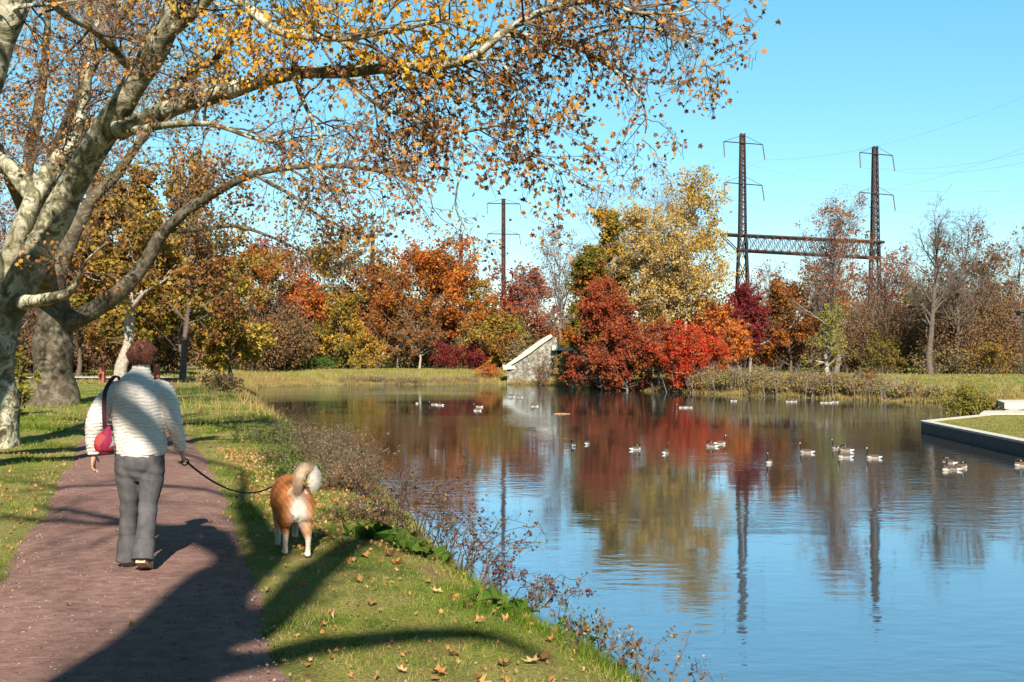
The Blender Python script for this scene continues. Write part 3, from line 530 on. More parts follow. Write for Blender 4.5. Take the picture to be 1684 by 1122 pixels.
TREES = [
 # left park, behind the plane trees
 dict(px=20, d=88, top=315, w=190, pal='mauve', label='thin lilac brown tree at the left edge behind the huge fork', nl=1800, size=.16, bare=True, bark='greybark'),
 dict(px=196, d=64, top=300, w=170, pal='planegold', label='tall golden plane tree with a pale straight trunk just above the walker\'s head', nl=6500, cb=.45, bark='palebark', trw=.42, size=.19, pal2='rustbrown'),
 dict(px=300, d=78, top=262, w=185, pal='rustbrown', label='tall orange gold tree rising behind the long low limb', nl=3300, cb=.3, size=.2, pal2='planegold'),
 dict(px=128, d=92, top=375, w=150, pal='rustbrown', label='olive gold tree between the thick trunk and the pale straight trunk', nl=5000, size=.24, pal2='olive'),
 dict(px=382, d=84, top=430, w=105, pal='yellow', label='bright yellow tree hanging low over the left end of the pond', nl=5000, size=.2, cb=.12, pal2='planegold'),
 dict(px=305, d=98, top=400, w=170, pal='olive', label='dull olive tree standing in shade left of the bright yellow tree', nl=6000, size=.26, cb=.12, pal2='rustbrown'),
 dict(px=245, d=112, top=420, w=150, pal='planegold', label='brown gold tree deep behind the walker', nl=5000, size=.26, cb=.1, pal2='rustbrown'),
 # far left bank
 dict(px=418, d=150, top=405, w=100, pal='planegold', label='olive yellow tree at the left end of the far bank', nl=5000, size=.27, cb=.12, pal2='rust', bark='greybark'),
 dict(px=462, d=160, top=398, w=100, pal='mauve', label='dusky rose tree with thin grey branches on the far bank', nl=4200, size=.25, cb=.2, bark='palebark', pal2='redbrown'),
 dict(px=508, d=157, top=468, w=80, pal='orange', label='low red orange tree in front of the dusky rose tree', nl=4500, size=.24, cb=.08, pal2='redbrown'),
 dict(px=540, d=172, top=402, w=110, pal='planegold', label='tall ochre tree behind the low red orange tree', nl=5000, size=.28, cb=.2, pal2='rust'),
 dict(px=563, d=156, top=486, w=70, pal='gold', label='small gold tree with dark trunk on the far bank', nl=3500, size=.22, cb=.1, pal2='olive'),
 dict(px=612, d=170, top=428, w=100, pal='rustbrown', label='brown red tree just left of the big rounded rust tree', nl=5000, size=.28, cb=.15, pal2='mauve', bark='greybark'),
 dict(px=655, d=163, top=455, w=100, pal='rust', label='shorter rust brown tree leaning against the big rounded rust tree', nl=5000, size=.25, cb=.12, pal2='rustbrown', bark='palebark'),
 dict(px=722, d=166, top=416, w=130, pal='rust', label='big rounded rust orange tree on the far bank', nl=10000, size=.28, cb=.15, pal2='orange', bark='greybark'),
 dict(px=690, d=158, top=505, w=70, pal='rustbrown', label='small brown tree with forked pale stems under the big rounded rust tree', nl=1800, size=.22, cb=.25, bark='palebark', trw=.2),
 dict(px=782, d=168, top=452, w=80, pal='planegold', label='thin ochre tree right of the big rounded rust tree', nl=2600, size=.26, cb=.2, pal2='rust', bark='greybark'),
 dict(px=806, d=158, top=515, w=65, pal='planegold', label='olive yellow tree left of the slim dark pole', nl=3500, size=.24, cb=.1, pal2='rust'),
 dict(px=845, d=160, top=520, w=36, pal='yelgreen', label='slender yellow green tree left of the stone wall', nl=1500, size=.22, cb=.1),
 dict(px=872, d=176, top=458, w=100, pal='redbrown', label='red brown tree behind the stone wall', nl=4500, size=.28, cb=.15, pal2='mauve'),
 # middle clump
 dict(px=915, d=150, top=378, w=120, pal='mauve', label='bare lilac tree rising behind the stone wall', nl=900, size=.16, bare=True, bark='greybark', cb=.3),
 dict(px=1000, d=145, top=318, w=160, pal='mauve', label='bare lilac tree topping the middle clump', nl=1200, size=.15, bare=True, bark='greybark', cb=.3),
 dict(px=1080, d=146, top=296, w=150, pal='mauve', label='bare lilac tree behind the two pale gold trees', nl=900, size=.15, bare=True, bark='greybark', cb=.3),
 dict(px=998, d=130, top=330, w=96, pal='olive', label='tall dark olive tree with a rusty top in the middle clump', nl=6500, size=.22, cb=.3, pal2='gold', shape='cone'),
 dict(px=962, d=126, top=392, w=96, pal='olive', label='rusty olive tree in front of the tall dark olive tree', nl=6500, size=.22, cb=.2, pal2='rust', shape='cone'),
 dict(px=1076, d=124, top=358, w=120, pal='palegold', label='shorter pale gold tree with drooping foliage', nl=8500, size=.19, cb=.25, bark='palebark', trw=.22, nb=34),
 dict(px=1118, d=121, top=292, w=150, pal='palegold', label='tallest pale gold tree, white limbs showing beside the left mast', nl=6500, size=.18, cb=.3, nb=34, bark='palebark', lean=.35, pal2='gold', trw=.26, shape='col'),
 dict(px=992, d=117, top=452, w=110, pal='red', label='tall brick red tree below the olive trees', nl=6500, size=.18, cb=.12, pal2='redbrown', shape='cone', bark='greybark'),
 dict(px=1030, d=115, top=545, w=80, pal='redbrown', label='low layered red tree with pale stem at the water', nl=4500, size=.17, cb=.2, pal2='red', shape='col', bark='greybark'),
 dict(px=1082, d=114, top=520, w=92, pal='redbrown', label='layered russet tree between the brick red tree and the scarlet bush', nl=5200, size=.17, cb=.22, pal2='rust', shape='cone', bark='palebark'),
 dict(px=1180, d=122, top=500, w=100, pal='red', label='dark red tree behind the scarlet bush', nl=4200, size=.2, cb=.1, pal2='orange'),
 dict(px=1234, d=116, top=482, w=72, pal='crimson', label='crimson purple tree at the foot of the left mast', nl=3800, size=.17, cb=.3, bark='palebark'),
 dict(px=1218, d=112, top=545, w=66, pal='orange', label='small orange red tree with leaning white stems', nl=2200, size=.16, cb=.35, bark='palebark', lean=-.3, trw=.12),
 # right clump
 dict(px=1375, d=113, top=352, w=150, pal='rust', label='sparse rust tree in front of the truss beam', nl=1500, size=.15, cb=.35, pal2='redbrown', bark='greybark', trw=.3, bare=True, nb=22),
 dict(px=1362, d=106, top=505, w=60, pal='yelgreen', label='leafy grey green trunk standing upright at the right shore', nl=1100, size=.15, cb=.15, bark='palebark', trw=.28, shape='col'),
 dict(px=1300, d=118, top=475, w=100, pal='rustbrown', label='russet tree left of the grey green trunk', nl=4500, size=.19, cb=.1, pal2='rust'),
 dict(px=1345, d=135, top=425, w=130, pal='rustbrown', label='hazy brown tree under the truss beam', nl=1800, size=.18, bare=True, bark='greybark'),
 dict(px=1265, d=140, top=465, w=110, pal='mauve', label='thin twiggy tree right of the crimson tree', nl=900, size=.17, bare=True, bark='greybark'),
 dict(px=1455, d=128, top=428, w=130, pal='mauve', label='reddish twiggy tree around the right mast\'s foot', nl=2200, size=.17, bare=True, bark='greybark', pal2='redbrown'),
 dict(px=1512, d=112, top=480, w=56, pal='yelgreen', label='small lime yellow tree at the foot of the bare branches', nl=1200, size=.16, cb=.2, bark='greybark'),
 dict(px=1530, d=104, top=312, w=110, pal='mauve', label='tall bare tree with many upright grey limbs right of the right mast', nl=0, bare=True, bark='bark', cb=.22, trw=.34, nb=26, lean=-.1),
 dict(px=1572, d=106, top=330, w=90, pal='mauve', label='tall bare forked tree leaning right beside the tallest bare tree', nl=0, bare=True, bark='bark', cb=.22, trw=.3, nb=24, lean=.3),
 dict(px=1612, d=112, top=345, w=100, pal='mauve', label='bare dark tree between the leaning forked tree and the right edge', nl=150, bare=True, bark='bark', cb=.25, trw=.2, nb=16),
 dict(px=1668, d=110, top=350, w=100, pal='mauve', label='bare tree cut by the right edge', nl=100, bare=True, bark='greybark', cb=.25, trw=.2, nb=16),
 dict(px=1560, d=116, top=450, w=170, pal='rustbrown', label='broad brown twiggy tree below the tall bare trees', nl=2600, size=.18, bare=True, bark='greybark'),
 dict(px=1650, d=118, top=470, w=130, pal='rustbrown', label='brown twiggy tree at the right edge behind the dark post', nl=2600, size=.18, bare=True, bark='greybark', pal2='gold'),
]
for t in TREES: bg_tree(**t)
SHR = [
 dict(px=1140, d=109.5, top=532, w=104, pal='scarlet', label='brilliant scarlet bush overhanging the water', nl=15000, size=.19, nst=22),
 dict(px=1186, d=109, top=565, w=40, pal='orange', label='flame orange bush at the right side of the scarlet bush', nl=2500, size=.14),
 dict(px=735, d=155, top=566, w=62, pal='crimson', label='dark crimson bush, left one of the pair on the far bank', nl=3200, size=.2),
 dict(px=778, d=156, top=572, w=60, pal='crimson', label='dark crimson bush, right one of the pair on the far bank', nl=2800, size=.2),
 dict(px=581, d=154, top=586, w=30, pal='yellow', label='small bright yellow bush on the far bank', nl=900, size=.18),
 dict(px=620, d=156, top=552, w=40, pal='gold', label='golden bush hanging below the brown red tree', nl=1500, size=.2),
 dict(px=490, d=153, top=588, w=80, pal='green', label='low green bush on the far bank below the low red orange tree', nl=1800, size=.2),
 dict(px=540, d=154, top=590, w=50, pal='green', label='low green bush beside the small bright yellow bush', nl=1300, size=.2),
 dict(px=805, d=146, top=603, w=50, pal='orange', label='low tan orange brush left of the stone wall', nl=1400, size=.16),
 dict(px=934, d=133.5, top=562, w=50, pal='gold', label='gold brown bush growing over the stone wall', nl=2000, size=.15, bark='palebark'),
 dict(px=893, d=137.8, top=578, w=46, pal='rustbrown', label='ivy like scrub hanging on the stone wall', nl=900, size=.14),
 dict(px=1250, d=104, top=605, w=70, pal='under', label='brown brush on the shore below the crimson tree', nl=1600, size=.14),
 dict(px=1420, d=96, top=622, w=60, pal='rustbrown', label='reddish brown brush at the water on the right shore', nl=1500, size=.12),
 dict(px=1330, d=99, top=617, w=60, pal='under', label='dull brown brush at the water below the grey green trunk', nl=1400, size=.13),
 dict(px=1598, d=68, top=640, w=105, pal='yelgreen', label='yellow green bush on the bank beside the walled lawn', nl=9000, size=.11, nst=20),
 dict(px=858, d=143.5, top=606, w=40, pal='drygrass', label='straw coloured clump at the foot of the stone wall', nl=1300, size=.12),
 dict(px=1630, d=104, top=560, w=70, pal='planegold', label='ochre bush under the bare trees near the right edge', nl=1500, size=.16),
 dict(px=1450, d=108, top=560, w=80, pal='olive', label='dark olive bush right of the grey green trunk', nl=2200, size=.16),
 dict(px=1540, d=106, top=575, w=90, pal='under', label='dark tangle at the foot of the tall bare trees', nl=2200, size=.16),
 dict(px=365, d=52, top=612, w=50, pal='under', label='brown brush at the near shore behind the walker\'s shoulder', nl=1500, size=.09),
 dict(px=392, d=56, top=620, w=36, pal='drygrass', label='straw coloured brush at the left end of the pond', nl=1100, size=.09),
 dict(px=340, d=60, top=606, w=44, pal='drygrass', label='pale tall grass clump right of the walker\'s head', nl=1000, size=.09),
 dict(px=20, d=30, top=575, w=60, pal='yelgreen', label='yellow green shrub between the two big trunks at left', nl=1800, size=.1),
]
for s_ in SHR: bg_shrub(**s_)

# undergrowth and far wood: uncountable masses
def mass(name, segs, pal, label, n, size, bark='bark', stems=True, cat='undergrowth'):
    mb = MB()
    for (xa, ya), (xb, yb), dep, h, w in segs:
        k = int(n * w); nb = max(4, int(math.hypot(xb - xa, yb - ya) / (.6 if h < 2.5 else 2.0)))
        t = RNG.random(nb); cx = xa + (xb - xa) * t; cy = ya + (yb - ya) * t + RNG.uniform(0, dep, nb)
        ch = h * RNG.uniform(.45, 1.05, nb); cw = RNG.uniform(.24, .5, nb) * h + .6
        i = RNG.integers(0, nb, k); u = unit(RNG.normal(size=(k, 3))); r = RNG.random(k) ** .4
        gz = ground(cx, cy)[i]
        z = gz + ch[i] * (.5 + .52 * u[:, 2] * r)
        pos = np.stack([cx[i] + u[:, 0] * r * cw[i], cy[i] + u[:, 1] * r * cw[i], np.maximum(z, gz + .05)], -1)
        leaves(mb, pos, size, LEAF_Q, 1, np.clip(RNG.random(nb)[i] + RNG.normal(0, .15, k), 0, 1))
        if stems:
            ns = nb * 5; ii = RNG.integers(0, nb, ns); K = 4; tt = np.linspace(0, 1, K)
            bx = cx[ii] + RNG.normal(0, .8, ns); by = cy[ii] + RNG.normal(0, .8, ns); e = RNG.normal(0, .25, (ns, 2))
            Ps = np.stack([bx[:, None] + e[:, :1] * tt * ch[ii][:, None], by[:, None] + e[:, 1:] * tt * ch[ii][:, None], ground(bx, by)[:, None] + tt * ch[ii][:, None] * 1.15], -1)
            Rs = np.linspace(.05, .015, K)[None] * np.ones((ns, 1)); tubes(mb, Ps, Rs, 3, 0)
            P2, R2, _ = spawn(Ps, Rs, 5, h * .3, 40, 4, -.02, .2, .3, 1, .6); tubes(mb, P2, np.maximum(R2, .008), 3, 0)
    o = mb.build(name, [M[bark], M[pal]]); props(o, label, cat, kind='stuff'); return o
mass('undergrowth', [((-40, 148), (-27, 158), 8, 5, .25), ((-30, 162), (-4, 160), 9, 5.5, .6), ((-4, 160), (6, 150), 8, 5, .25)], 'under', 'brown green undergrowth beneath the trees of the far bank', 50000, .27)
mass('undergrowth', [((6, 128), (24, 122), 6, 5, .3), ((24, 122), (42, 112), 8, 8.5, .5), ((38, 108), (56, 106), 8, 9, .5)], 'thicket', 'brown thicket beneath the trees of the right shore', 60000, .2, 'greybark')
mass('undergrowth', [((-75, 98), (-36, 118), 10, 7, .6), ((-60, 130), (-30, 145), 10, 11, .7), ((-60, 108), (-38, 112), 6, 8, .5)], 'thicket', 'dark undergrowth beneath the trees left of the pond', 45000, .32)
mass('shore_brush', [((8, 123.5), (12, 119), 2.5, 2.0, .2), ((16.5, 111.5), (22.6, 99.8), 3, 2.2, .5), ((22.6, 99.8), (28.8, 91.8), 2.5, 2.0, .5), ((28.8, 91.8), (33.4, 85), 2, 1.5, .3), ((-22, 140.5), (-3, 143.8), 1, .8, .2)], 'shorebrush', 'tangled tan and brown brush overhanging the far waterline', 34000, .13, 'greybark')
mass('fill_block_wood', [((-60, -26), (50, -30), 14, 17, .6), ((-55, -20), (-30, 12), 8, 15, .35)], 'planegold', 'unseen trees added well behind the camera to block sky fill', 60000, .55, 'greybark', cat='wood')  # out of view, added to cut low sky light and deepen shadows
mass('distant_wood', [((-150, 190), (-20, 205), 25, 15, .6), ((-20, 205), (30, 195), 20, 12.5, .3), ((20, 172), (130, 160), 25, 13.5, .8)], 'rustbrown', 'far off russet wood closing the view behind the pond', 120000, .45, 'greybark', cat='wood')

# ------------------------------------------------------------------ grass, litter, shore vegetation
def scatter_grass():
    mb = MB()
    for n, y0, y1, xl, xr, h, w in ((110000, 5.0, 11, -5.6, 2.2, .035, .006), (70000, 11, 24, -11, 1.5, .05, .011), (50000, 24, 60, -27, -3, .08, .03)):
        y = y0 + (y1 - y0) * RNG.random(n) ** 1.25; x = RNG.uniform(xl, xr, n)
        x = np.where(RNG.random(n) < .5, x, x * y / y1 + 0)
        s = sdist(x, y); e = .22 * vnoise(x, y, 3.5) + RNG.normal(0, .10, n); e2 = np.abs(RNG.normal(0, .22, n)) * (RNG.random(n) < .35)
        onp = (x > pl(y) + e + e2) & (x < pr(y) + e - e2)
        patch = vnoise(x, y, .9) + .6 * vnoise(x + 3, y, 3.1)
        ok = (~onp) & (s > .15) & (RNG.random(n) < .55 + .4 * patch)
        x, y, patch = x[ok], y[ok], patch[ok]; z = ground(x, y)
        edge = np.minimum(np.abs(x - pr(y)), np.abs(x - pl(y)))
        r = np.clip(.46 - .42 * patch + RNG.normal(0, .15, len(x)) + .25 * (edge < .35), 0, 1)
        tall = 1 + 1.2 * np.clip(patch, 0, 1) + 1.3 * (sdist(x, y) < 1.6)
        blades(mb, np.stack([x, y, z - .004], -1), h * tall, w, r, .7)
    props(mb.build('grass', M['grass']), 'short green and yellowing grass beside the path and down the bank', 'grass', kind='stuff')
scatter_grass()
mb = MB()
for a in range(9, 25):
    p, q = WPOLY[a % len(WPOLY)], WPOLY[(a + 1) % len(WPOLY)]; Ls = np.hypot(*(q - p)); n = int(Ls * (330 if a > 12 else 90)); t = RNG.random(n)
    nrm = np.array([-(q - p)[1], (q - p)[0]]) / Ls; off = RNG.exponential(2.2, n) * (1 if a > 12 else .5)
    for s_ in (1, -1):
        xy = p + t[:, None] * (q - p) + nrm * off[:, None] * s_ ; m_ = sdist(xy[:, 0], xy[:, 1]) > -.05
        xy = xy[m_]
        if len(xy): blades(mb, np.stack([xy[:, 0], xy[:, 1], ground(xy[:, 0], xy[:, 1]) - .02], -1), (.5 if a > 12 else .35) * (1 + .8 * vnoise(xy[:, 0], xy[:, 1], .7)), .05 if a > 12 else .03, None, .45)
props(mb.build('shore_grass', M['drygrass']), 'tan and olive rank grass fringing the far waterline', 'grass', kind='stuff')
mb = MB(); n = 45000; y = RNG.uniform(66, 175, n); x = RNG.uniform(-45, 75, n); s = sdist(x, y); ok = (s > 1.0) & (s < 16); x, y = x[ok], y[ok]
blades(mb, np.stack([x, y, ground(x, y) - .02], -1), .25, .12, None, .8); props(mb.build('meadow_grass', M['meadow']), 'mown grass strip between the pond and the far trees', 'grass', kind='stuff')

mb = MB(); n = 1700; y = 5 + 30 * RNG.random(n) ** 1.6; x = RNG.uniform(-1, 1, n) * 1.6 + np.interp(y, CREST[:, 0], CREST[:, 1]) - RNG.exponential(1.6, n) + .4
s = sdist(x, y); onp = (x > pl(y)) & (x < pr(y)); ok = (s > .4) & (~onp | (RNG.random(n) < .3)); x, y = x[ok], y[ok]
leaves(mb, np.stack([x, y, ground(x, y) + .02], -1), np.where(RNG.random(len(x)) < .12, .07, .035), LEAF_L, 0, upn=2.2, droop=0)
n = 1500; y = RNG.uniform(9, 19, n); x = pr(y) + .25 + np.abs(RNG.normal(0, .75, n)); ok = sdist(x, y) > 1.2; leaves(mb, np.stack([x, y, ground(x, y) + .025], -1)[ok], .048, LEAF_L, 0, upn=2.0)
n = 900; y = 5.4 + 26 * RNG.random(n) ** 1.5; x = pl(y) - RNG.exponential(1.5, n); leaves(mb, np.stack([x, y, ground(x, y) + .02], -1), .05, LEAF_L, 0, upn=3.0)
props(mb.build('leaf_litter', M['litter']), 'small scattered dry leaves over the grass and path edge', 'leaf litter', kind='stuff')

mb = MB(); n = 4200; y = 5.2 + 12 * RNG.random(n) ** 1.5; x = pl(y) + (pr(y) - pl(y)) * RNG.random(n); leaves(mb, np.stack([x, y, 0 * x + .028], -1), .016, LEAF_Q, 0, upn=1.0)
props(mb.build('grit', leafmat('grit_stone', [(.36, .27, .23), (.12, .08, .06), (.28, .19, .16), (.36, .28, .24), (.1, .06, .05)], .0)), 'loose grit and crumbled leaf bits on the reddish path', 'grit', kind='stuff')
def leaf_mesh(seed):
    r = np.random.default_rng(seed); t = LEAF_P.copy(); c = np.array([[0, 0, 0.0]])
    t[:, 0] *= r.uniform(.6, .9); t[:, 2] = np.abs(t[:, 0]) * r.uniform(.6, 1.3) + t[:, 1] ** 2 * r.uniform(.2, .9) + r.normal(0, .03, len(t)); v = np.vstack([t, c]); k = len(t)
    mb = MB().add(v, [[i, (i + 1) % k, k] for i in range(k)], 0, r.random())
    return mb.mesh('fallen_leaf', [M['litter']])
lm = [leaf_mesh(i) for i in range(5)]
FL = [(545, 1085), (610, 1000), (705, 950), (718, 968), (640, 915), (655, 925), (790, 1030), (778, 1048), (875, 1090), (890, 1085), (722, 1108), (835, 1020), (768, 998), (862, 1000), (905, 1045),
      (600, 915), (440, 975), (362, 867), (190, 880), (345, 866), (330, 975), (215, 1040), (112, 1005), (470, 935), (530, 1030), (505, 1098), (380, 860), (410, 770), (425, 745), (400, 725), (440, 760),
      (395, 790), (20, 770), (55, 800), (18, 825), (40, 842), (590, 960), (745, 1075), (660, 1105), (830, 1095)]
for k, (px, py) in enumerate(FL):
    d = CAMZ * F / (py - HZ); x = (px - 842) / F * d; g = float(ground(x, d)); onp = (x > pl(d)) & (x < pr(d)); g = max(g, .03) if onp else g
    o = bpy.data.objects.new('fallen_leaf', lm[k % 5]); SC.collection.objects.link(o); o.location = (x, d, g + .012)
    sz = random.uniform(.08, .13) if px > 560 else random.uniform(.05, .08); o.scale = (sz, sz, sz); o.rotation_euler = (random.uniform(-.25, .25), random.uniform(-.25, .25), random.uniform(0, 6.3))
    props(o, 'large curled orange tan leaf lying by itself on the ground near the camera', 'leaf', 'large fallen leaves near the camera')

# bank plants
def plant(px, d, top, kind, label, w=.7, n=14, dx=0.0):
    n = max(3, int(n * (1.35 if px < 612 and kind != 'dock' else .78 if kind != 'dock' else 1)))
    x = (px - 842) / F * d + dx; z0 = float(ground(x, d)) - .03; H = max(.25, CAMZ - (top - HZ) / F * d - z0)
    root = thing({'bramble': 'bramble_bush', 'aster': 'wildflower_plant', 'weed': 'dry_weed', 'dock': 'leafy_weed'}[kind], (x, d, z0), label, 'plant'); tb = MB(); cb = MB()
    K = 7; t = np.linspace(0, 1, K); a = RNG.uniform(0, 6.28, n); sp = RNG.uniform(.1, 1, n) * w
    if kind == 'bramble':
        hh = H * RNG.uniform(.5, 1, n); a = np.where(RNG.random(n) < .6, RNG.uniform(-1, 1, n), a)
        Pt = np.stack([x + (np.cos(a) * sp)[:, None] * t + RNG.normal(0, .05, n)[:, None], d + (np.sin(a) * sp)[:, None] * t, z0 + hh[:, None] * np.sin(t * 1.9) ** .9 / np.sin(1.57)], -1)
        Pt[:, 1:] += RNG.normal(size=Pt[:, 1:].shape) * .02; Rt = np.linspace(.006, .0022, K)[None] * np.ones((n, 1))
        P1, R1, _ = spawn(Pt, Rt, 7, H * .26, 55, 5, .02, .2, .25, 1, .7); P2, R2, _ = spawn(P1, R1, 2, H * .12, 50, 4, 0, .2, .2, 1, .8)
        tubes(tb, Pt, Rt, 4); tubes(tb, P1, np.maximum(R1, .0018), 3); tubes(tb, P2, np.maximum(R2, .0014), 3)
        leaves(cb, sample(np.concatenate([P1[:, -4:], P2]), n * 22, .1, .012), .027); leaves(cb, sample(Pt, n * 4, .1, .03), .028, mi=1)
        mats = [M['purple'], M['olive']]; bark = 'bark'
    elif kind == 'dock':
        m = n * 3; pos = np.stack([x + RNG.normal(0, w * .5, m), d + RNG.normal(0, w * .5, m), np.zeros(m)], -1); pos[:, 2] = ground(pos[:, 0], pos[:, 1]) + RNG.uniform(.02, .1, m)
        leaves(cb, pos, .15, np.array([(0, -.5, 0), (.22, -.2, .08), (.26, .1, .1), (0, .55, 0), (-.26, .1, .1), (-.22, -.2, .08)]), 0, upn=1.5); mats = [M['green'], M['yelgreen']]
        Pt = np.stack([pos, pos - np.array([0, 0, .12])], 1); tubes(tb, Pt, np.full((m, 2), .003), 3); bark = 'olive'
    else:
        hh = H * RNG.uniform(.55, 1.02, n); e = RNG.normal(0, .22, (n, 2)) * w
        bx = x + RNG.normal(0, w * .3, n); by = d + RNG.normal(0, w * .3, n)
        Pt = np.stack([bx[:, None] + e[:, :1] * t ** 1.5, by[:, None] + e[:, 1:] * t ** 1.5, z0 + hh[:, None] * t], -1); Pt[:, 1:] += RNG.normal(size=Pt[:, 1:].shape) * .012
        Rt = np.linspace(.005, .0018, K)[None] * np.ones((n, 1)); P1, R1, _ = spawn(Pt, Rt, 8, H * .2, 38, 4, -.05, .15, .45, 1, .7)
        tubes(tb, Pt, Rt, 3); tubes(tb, P1, np.maximum(R1, .0014), 3)
        leaves(cb, np.repeat(P1[::2, -1], 4, 0) + RNG.normal(size=(len(P1[::2]) * 4, 3)) * .014, .019)
        leaves(cb, sample(Pt, n * (24 if kind == 'aster' else 10), .0, .035), .036, mi=1)
        mats = [M['seed'], M['green' if kind == 'aster' else 'thicket']]; bark = 'bark'
    tb.build('stems', [M[bark]], root); cb.build('foliage', mats, root); return root
BP = [(560, 15.6, 716, 'weed', 'dense brown brush standing over the water between dog and far bank', .55, 40), (585, 14.2, 745, 'weed', 'dark brown brush just beyond the dog\'s tail', .5, 40), (445, 20.5, 700, 'aster', 'low pale green asters just past the dog on the near bank', .9, 40), (478, 19, 668, 'aster', 'tallest dried flower stalk standing above the bank beyond the dog', .5, 12), (500, 18, 695, 'aster', 'tall faded aster clump beyond the dog', .9, 36),
      (528, 17, 700, 'weed', 'brown dried weed clump at the bend of the bank', .9, 40), (555, 16, 700, 'weed', 'tangled mauve brown weeds above the water beyond the dog', .9, 44), (575, 15, 728, 'weed', 'tan seedheads overhanging the water above the dog\'s tail', .8, 40),
      (590, 13.6, 760, 'weed', 'brown weeds right of the dog\'s tail', .6, 34), (470, 16.5, 735, 'aster', 'white flecked asters sprawling on the grass above the dog', .7, 40), (500, 14.5, 760, 'aster', 'green leaved asters right behind the dog\'s back', .6, 40), (545, 13.2, 800, 'weed', 'low brown scrub just right of the dog', .6, 34),
      (612, 12.2, 822, 'bramble', 'low dark bramble nearest the dog', .5, 12), (650, 11.6, 775, 'bramble', 'dark bramble whose tips stand up against the water, leftmost of the tall ones', .6, 12), (690, 11.2, 768, 'bramble', 'tallest purple bramble over the blue reflection', .7, 14), (722, 10.6, 815, 'bramble', 'spreading purple bramble right of the tallest one', .7, 15),
      (755, 10.0, 850, 'bramble', 'purple bramble with one long arching shoot to the right', .85, 14), (785, 9.4, 880, 'bramble', 'dense bramble hugging the bank above the green leaves', .6, 14), (820, 8.9, 915, 'bramble', 'mauve bramble halfway down the visible bank', .55, 14), (858, 8.5, 950, 'bramble', 'bramble reaching low over the water with dark shoots', .7, 14),
      (735, 9.9, 775, 'weed', 'single thin weed stalks sticking up from the brambles', .3, 3), (915, 8.0, 958, 'weed', 'upright seedhead stalk right of the brambles', .25, 6), (960, 7.4, 1010, 'weed', 'thin mauve weeds near the white twig', .4, 9), (950, 7.0, 1035, 'aster', 'pale green weed below the white twig', .35, 10),
      (1000, 7.0, 1040, 'weed', 'loose weeds spreading over the near water', .5, 10), (1045, 6.6, 1050, 'weed', 'rightmost cluster of dry seedheads at the bottom of the photo', .4, 9), (1168, 6.05, 1092, 'weed', 'lone seedhead poking up at the bottom edge', .15, 3), (990, 6.3, 1085, 'weed', 'dry stalks at the lowest corner of the bank', .5, 14),
      (640, 9.9, 905, 'dock', 'bright green broad leaves on the bank, left of the brambles', .35, 22), (690, 9.3, 935, 'dock', 'broad green leaves beside the brambles, nearer the camera', .3, 18), (840, 7.4, 1000, 'dock', 'small green leafy patch below the brambles', .25, 12), (600, 11, 880, 'weed', 'low brown scrub between the dog and the green leaves', .5, 30)]
for b in BP: plant(*b)
tw = MB(); tubes(tw, spline([(*P(944, 1043, 7.1), .006), (*P(962, 1038, 7.1), .006), (*P(984, 1032, 7.0), .003)], 8)[:, :3], np.linspace(.006, .003, 8), 6, cap=True)
props(tw.build('twig', simple('white_twig', (.75, .7, .62), .7)), 'bare whitish twig sticking out over the near water', 'twig')

# ------------------------------------------------------------------ right lawn wall, slabs, stone wall, posts
conc = simple('pale_concrete', (.52, .48, .40), .85, .25, 6, .01); dark = simple('dark_wall', (.035, .035, .04), .7, .4, 3, .02)
def ribbon(mb, pts, z0, z1, t, mi=0, side=1):
    pts = np.array(pts, float); T = unit(np.gradient(pts, axis=0)); nn = np.stack([T[:, 1], -T[:, 0]], -1) * side; q = pts + nn * t
    V = np.concatenate([np.c_[pts, np.full(len(pts), z0)], np.c_[q, np.full(len(pts), z0)], np.c_[q, np.full(len(pts), z1)], np.c_[pts, np.full(len(pts), z1)]]); n = len(pts); f = []
    for k in range(n - 1):
        for a, b in ((0, 1), (1, 2), (2, 3), (3, 0)): f.append([a * n + k, a * n + k + 1, b * n + k + 1, b * n + k])
    f += [[0, n, 2 * n, 3 * n], [n - 1, 4 * n - 1, 3 * n - 1, 2 * n - 1]]; mb.add(V, f, mi)
rw = thing('retaining_wall', (18.1, 38.8, -1.9), 'low dark retaining wall with pale concrete top edging the lawn at right', 'wall')
seg = [(31, 66.5), (25.45, 57.9), (19.0, 51.0), (18.0, 38.8), (17.5, 20), (17.2, 0)]
m1 = MB(); ribbon(m1, seg, -2.6, -1.42, .45, side=-1); m1.build('wall_face', dark, rw)
m1 = MB(); ribbon(m1, [(a - .04, b + .05) for a, b in seg], -1.42, -1.335, .5, side=-1); m1.build('coping', conc, rw)
for (xa, ya, xb, yb, zz, lab) in ((1612, 1684, 57.0, 60, -1.30, 'pale concrete slab on the lawn, the lower of the two steps'), (1652, 1760, 63.5, 68, -1.02, 'pale concrete slab behind, the upper of the two steps')):
    x0 = (xa - 842) / F * xb; m1 = MB(); prism(m1, [(x0, xb), (x0 + 8, xb - .3), (x0 + 8, yb), (x0 + 1.5, yb)], zz - .35, zz)
    props(m1.build('concrete_slab', conc, None, (x0 + 4, xb + 1, zz - .35)), lab, 'slab')
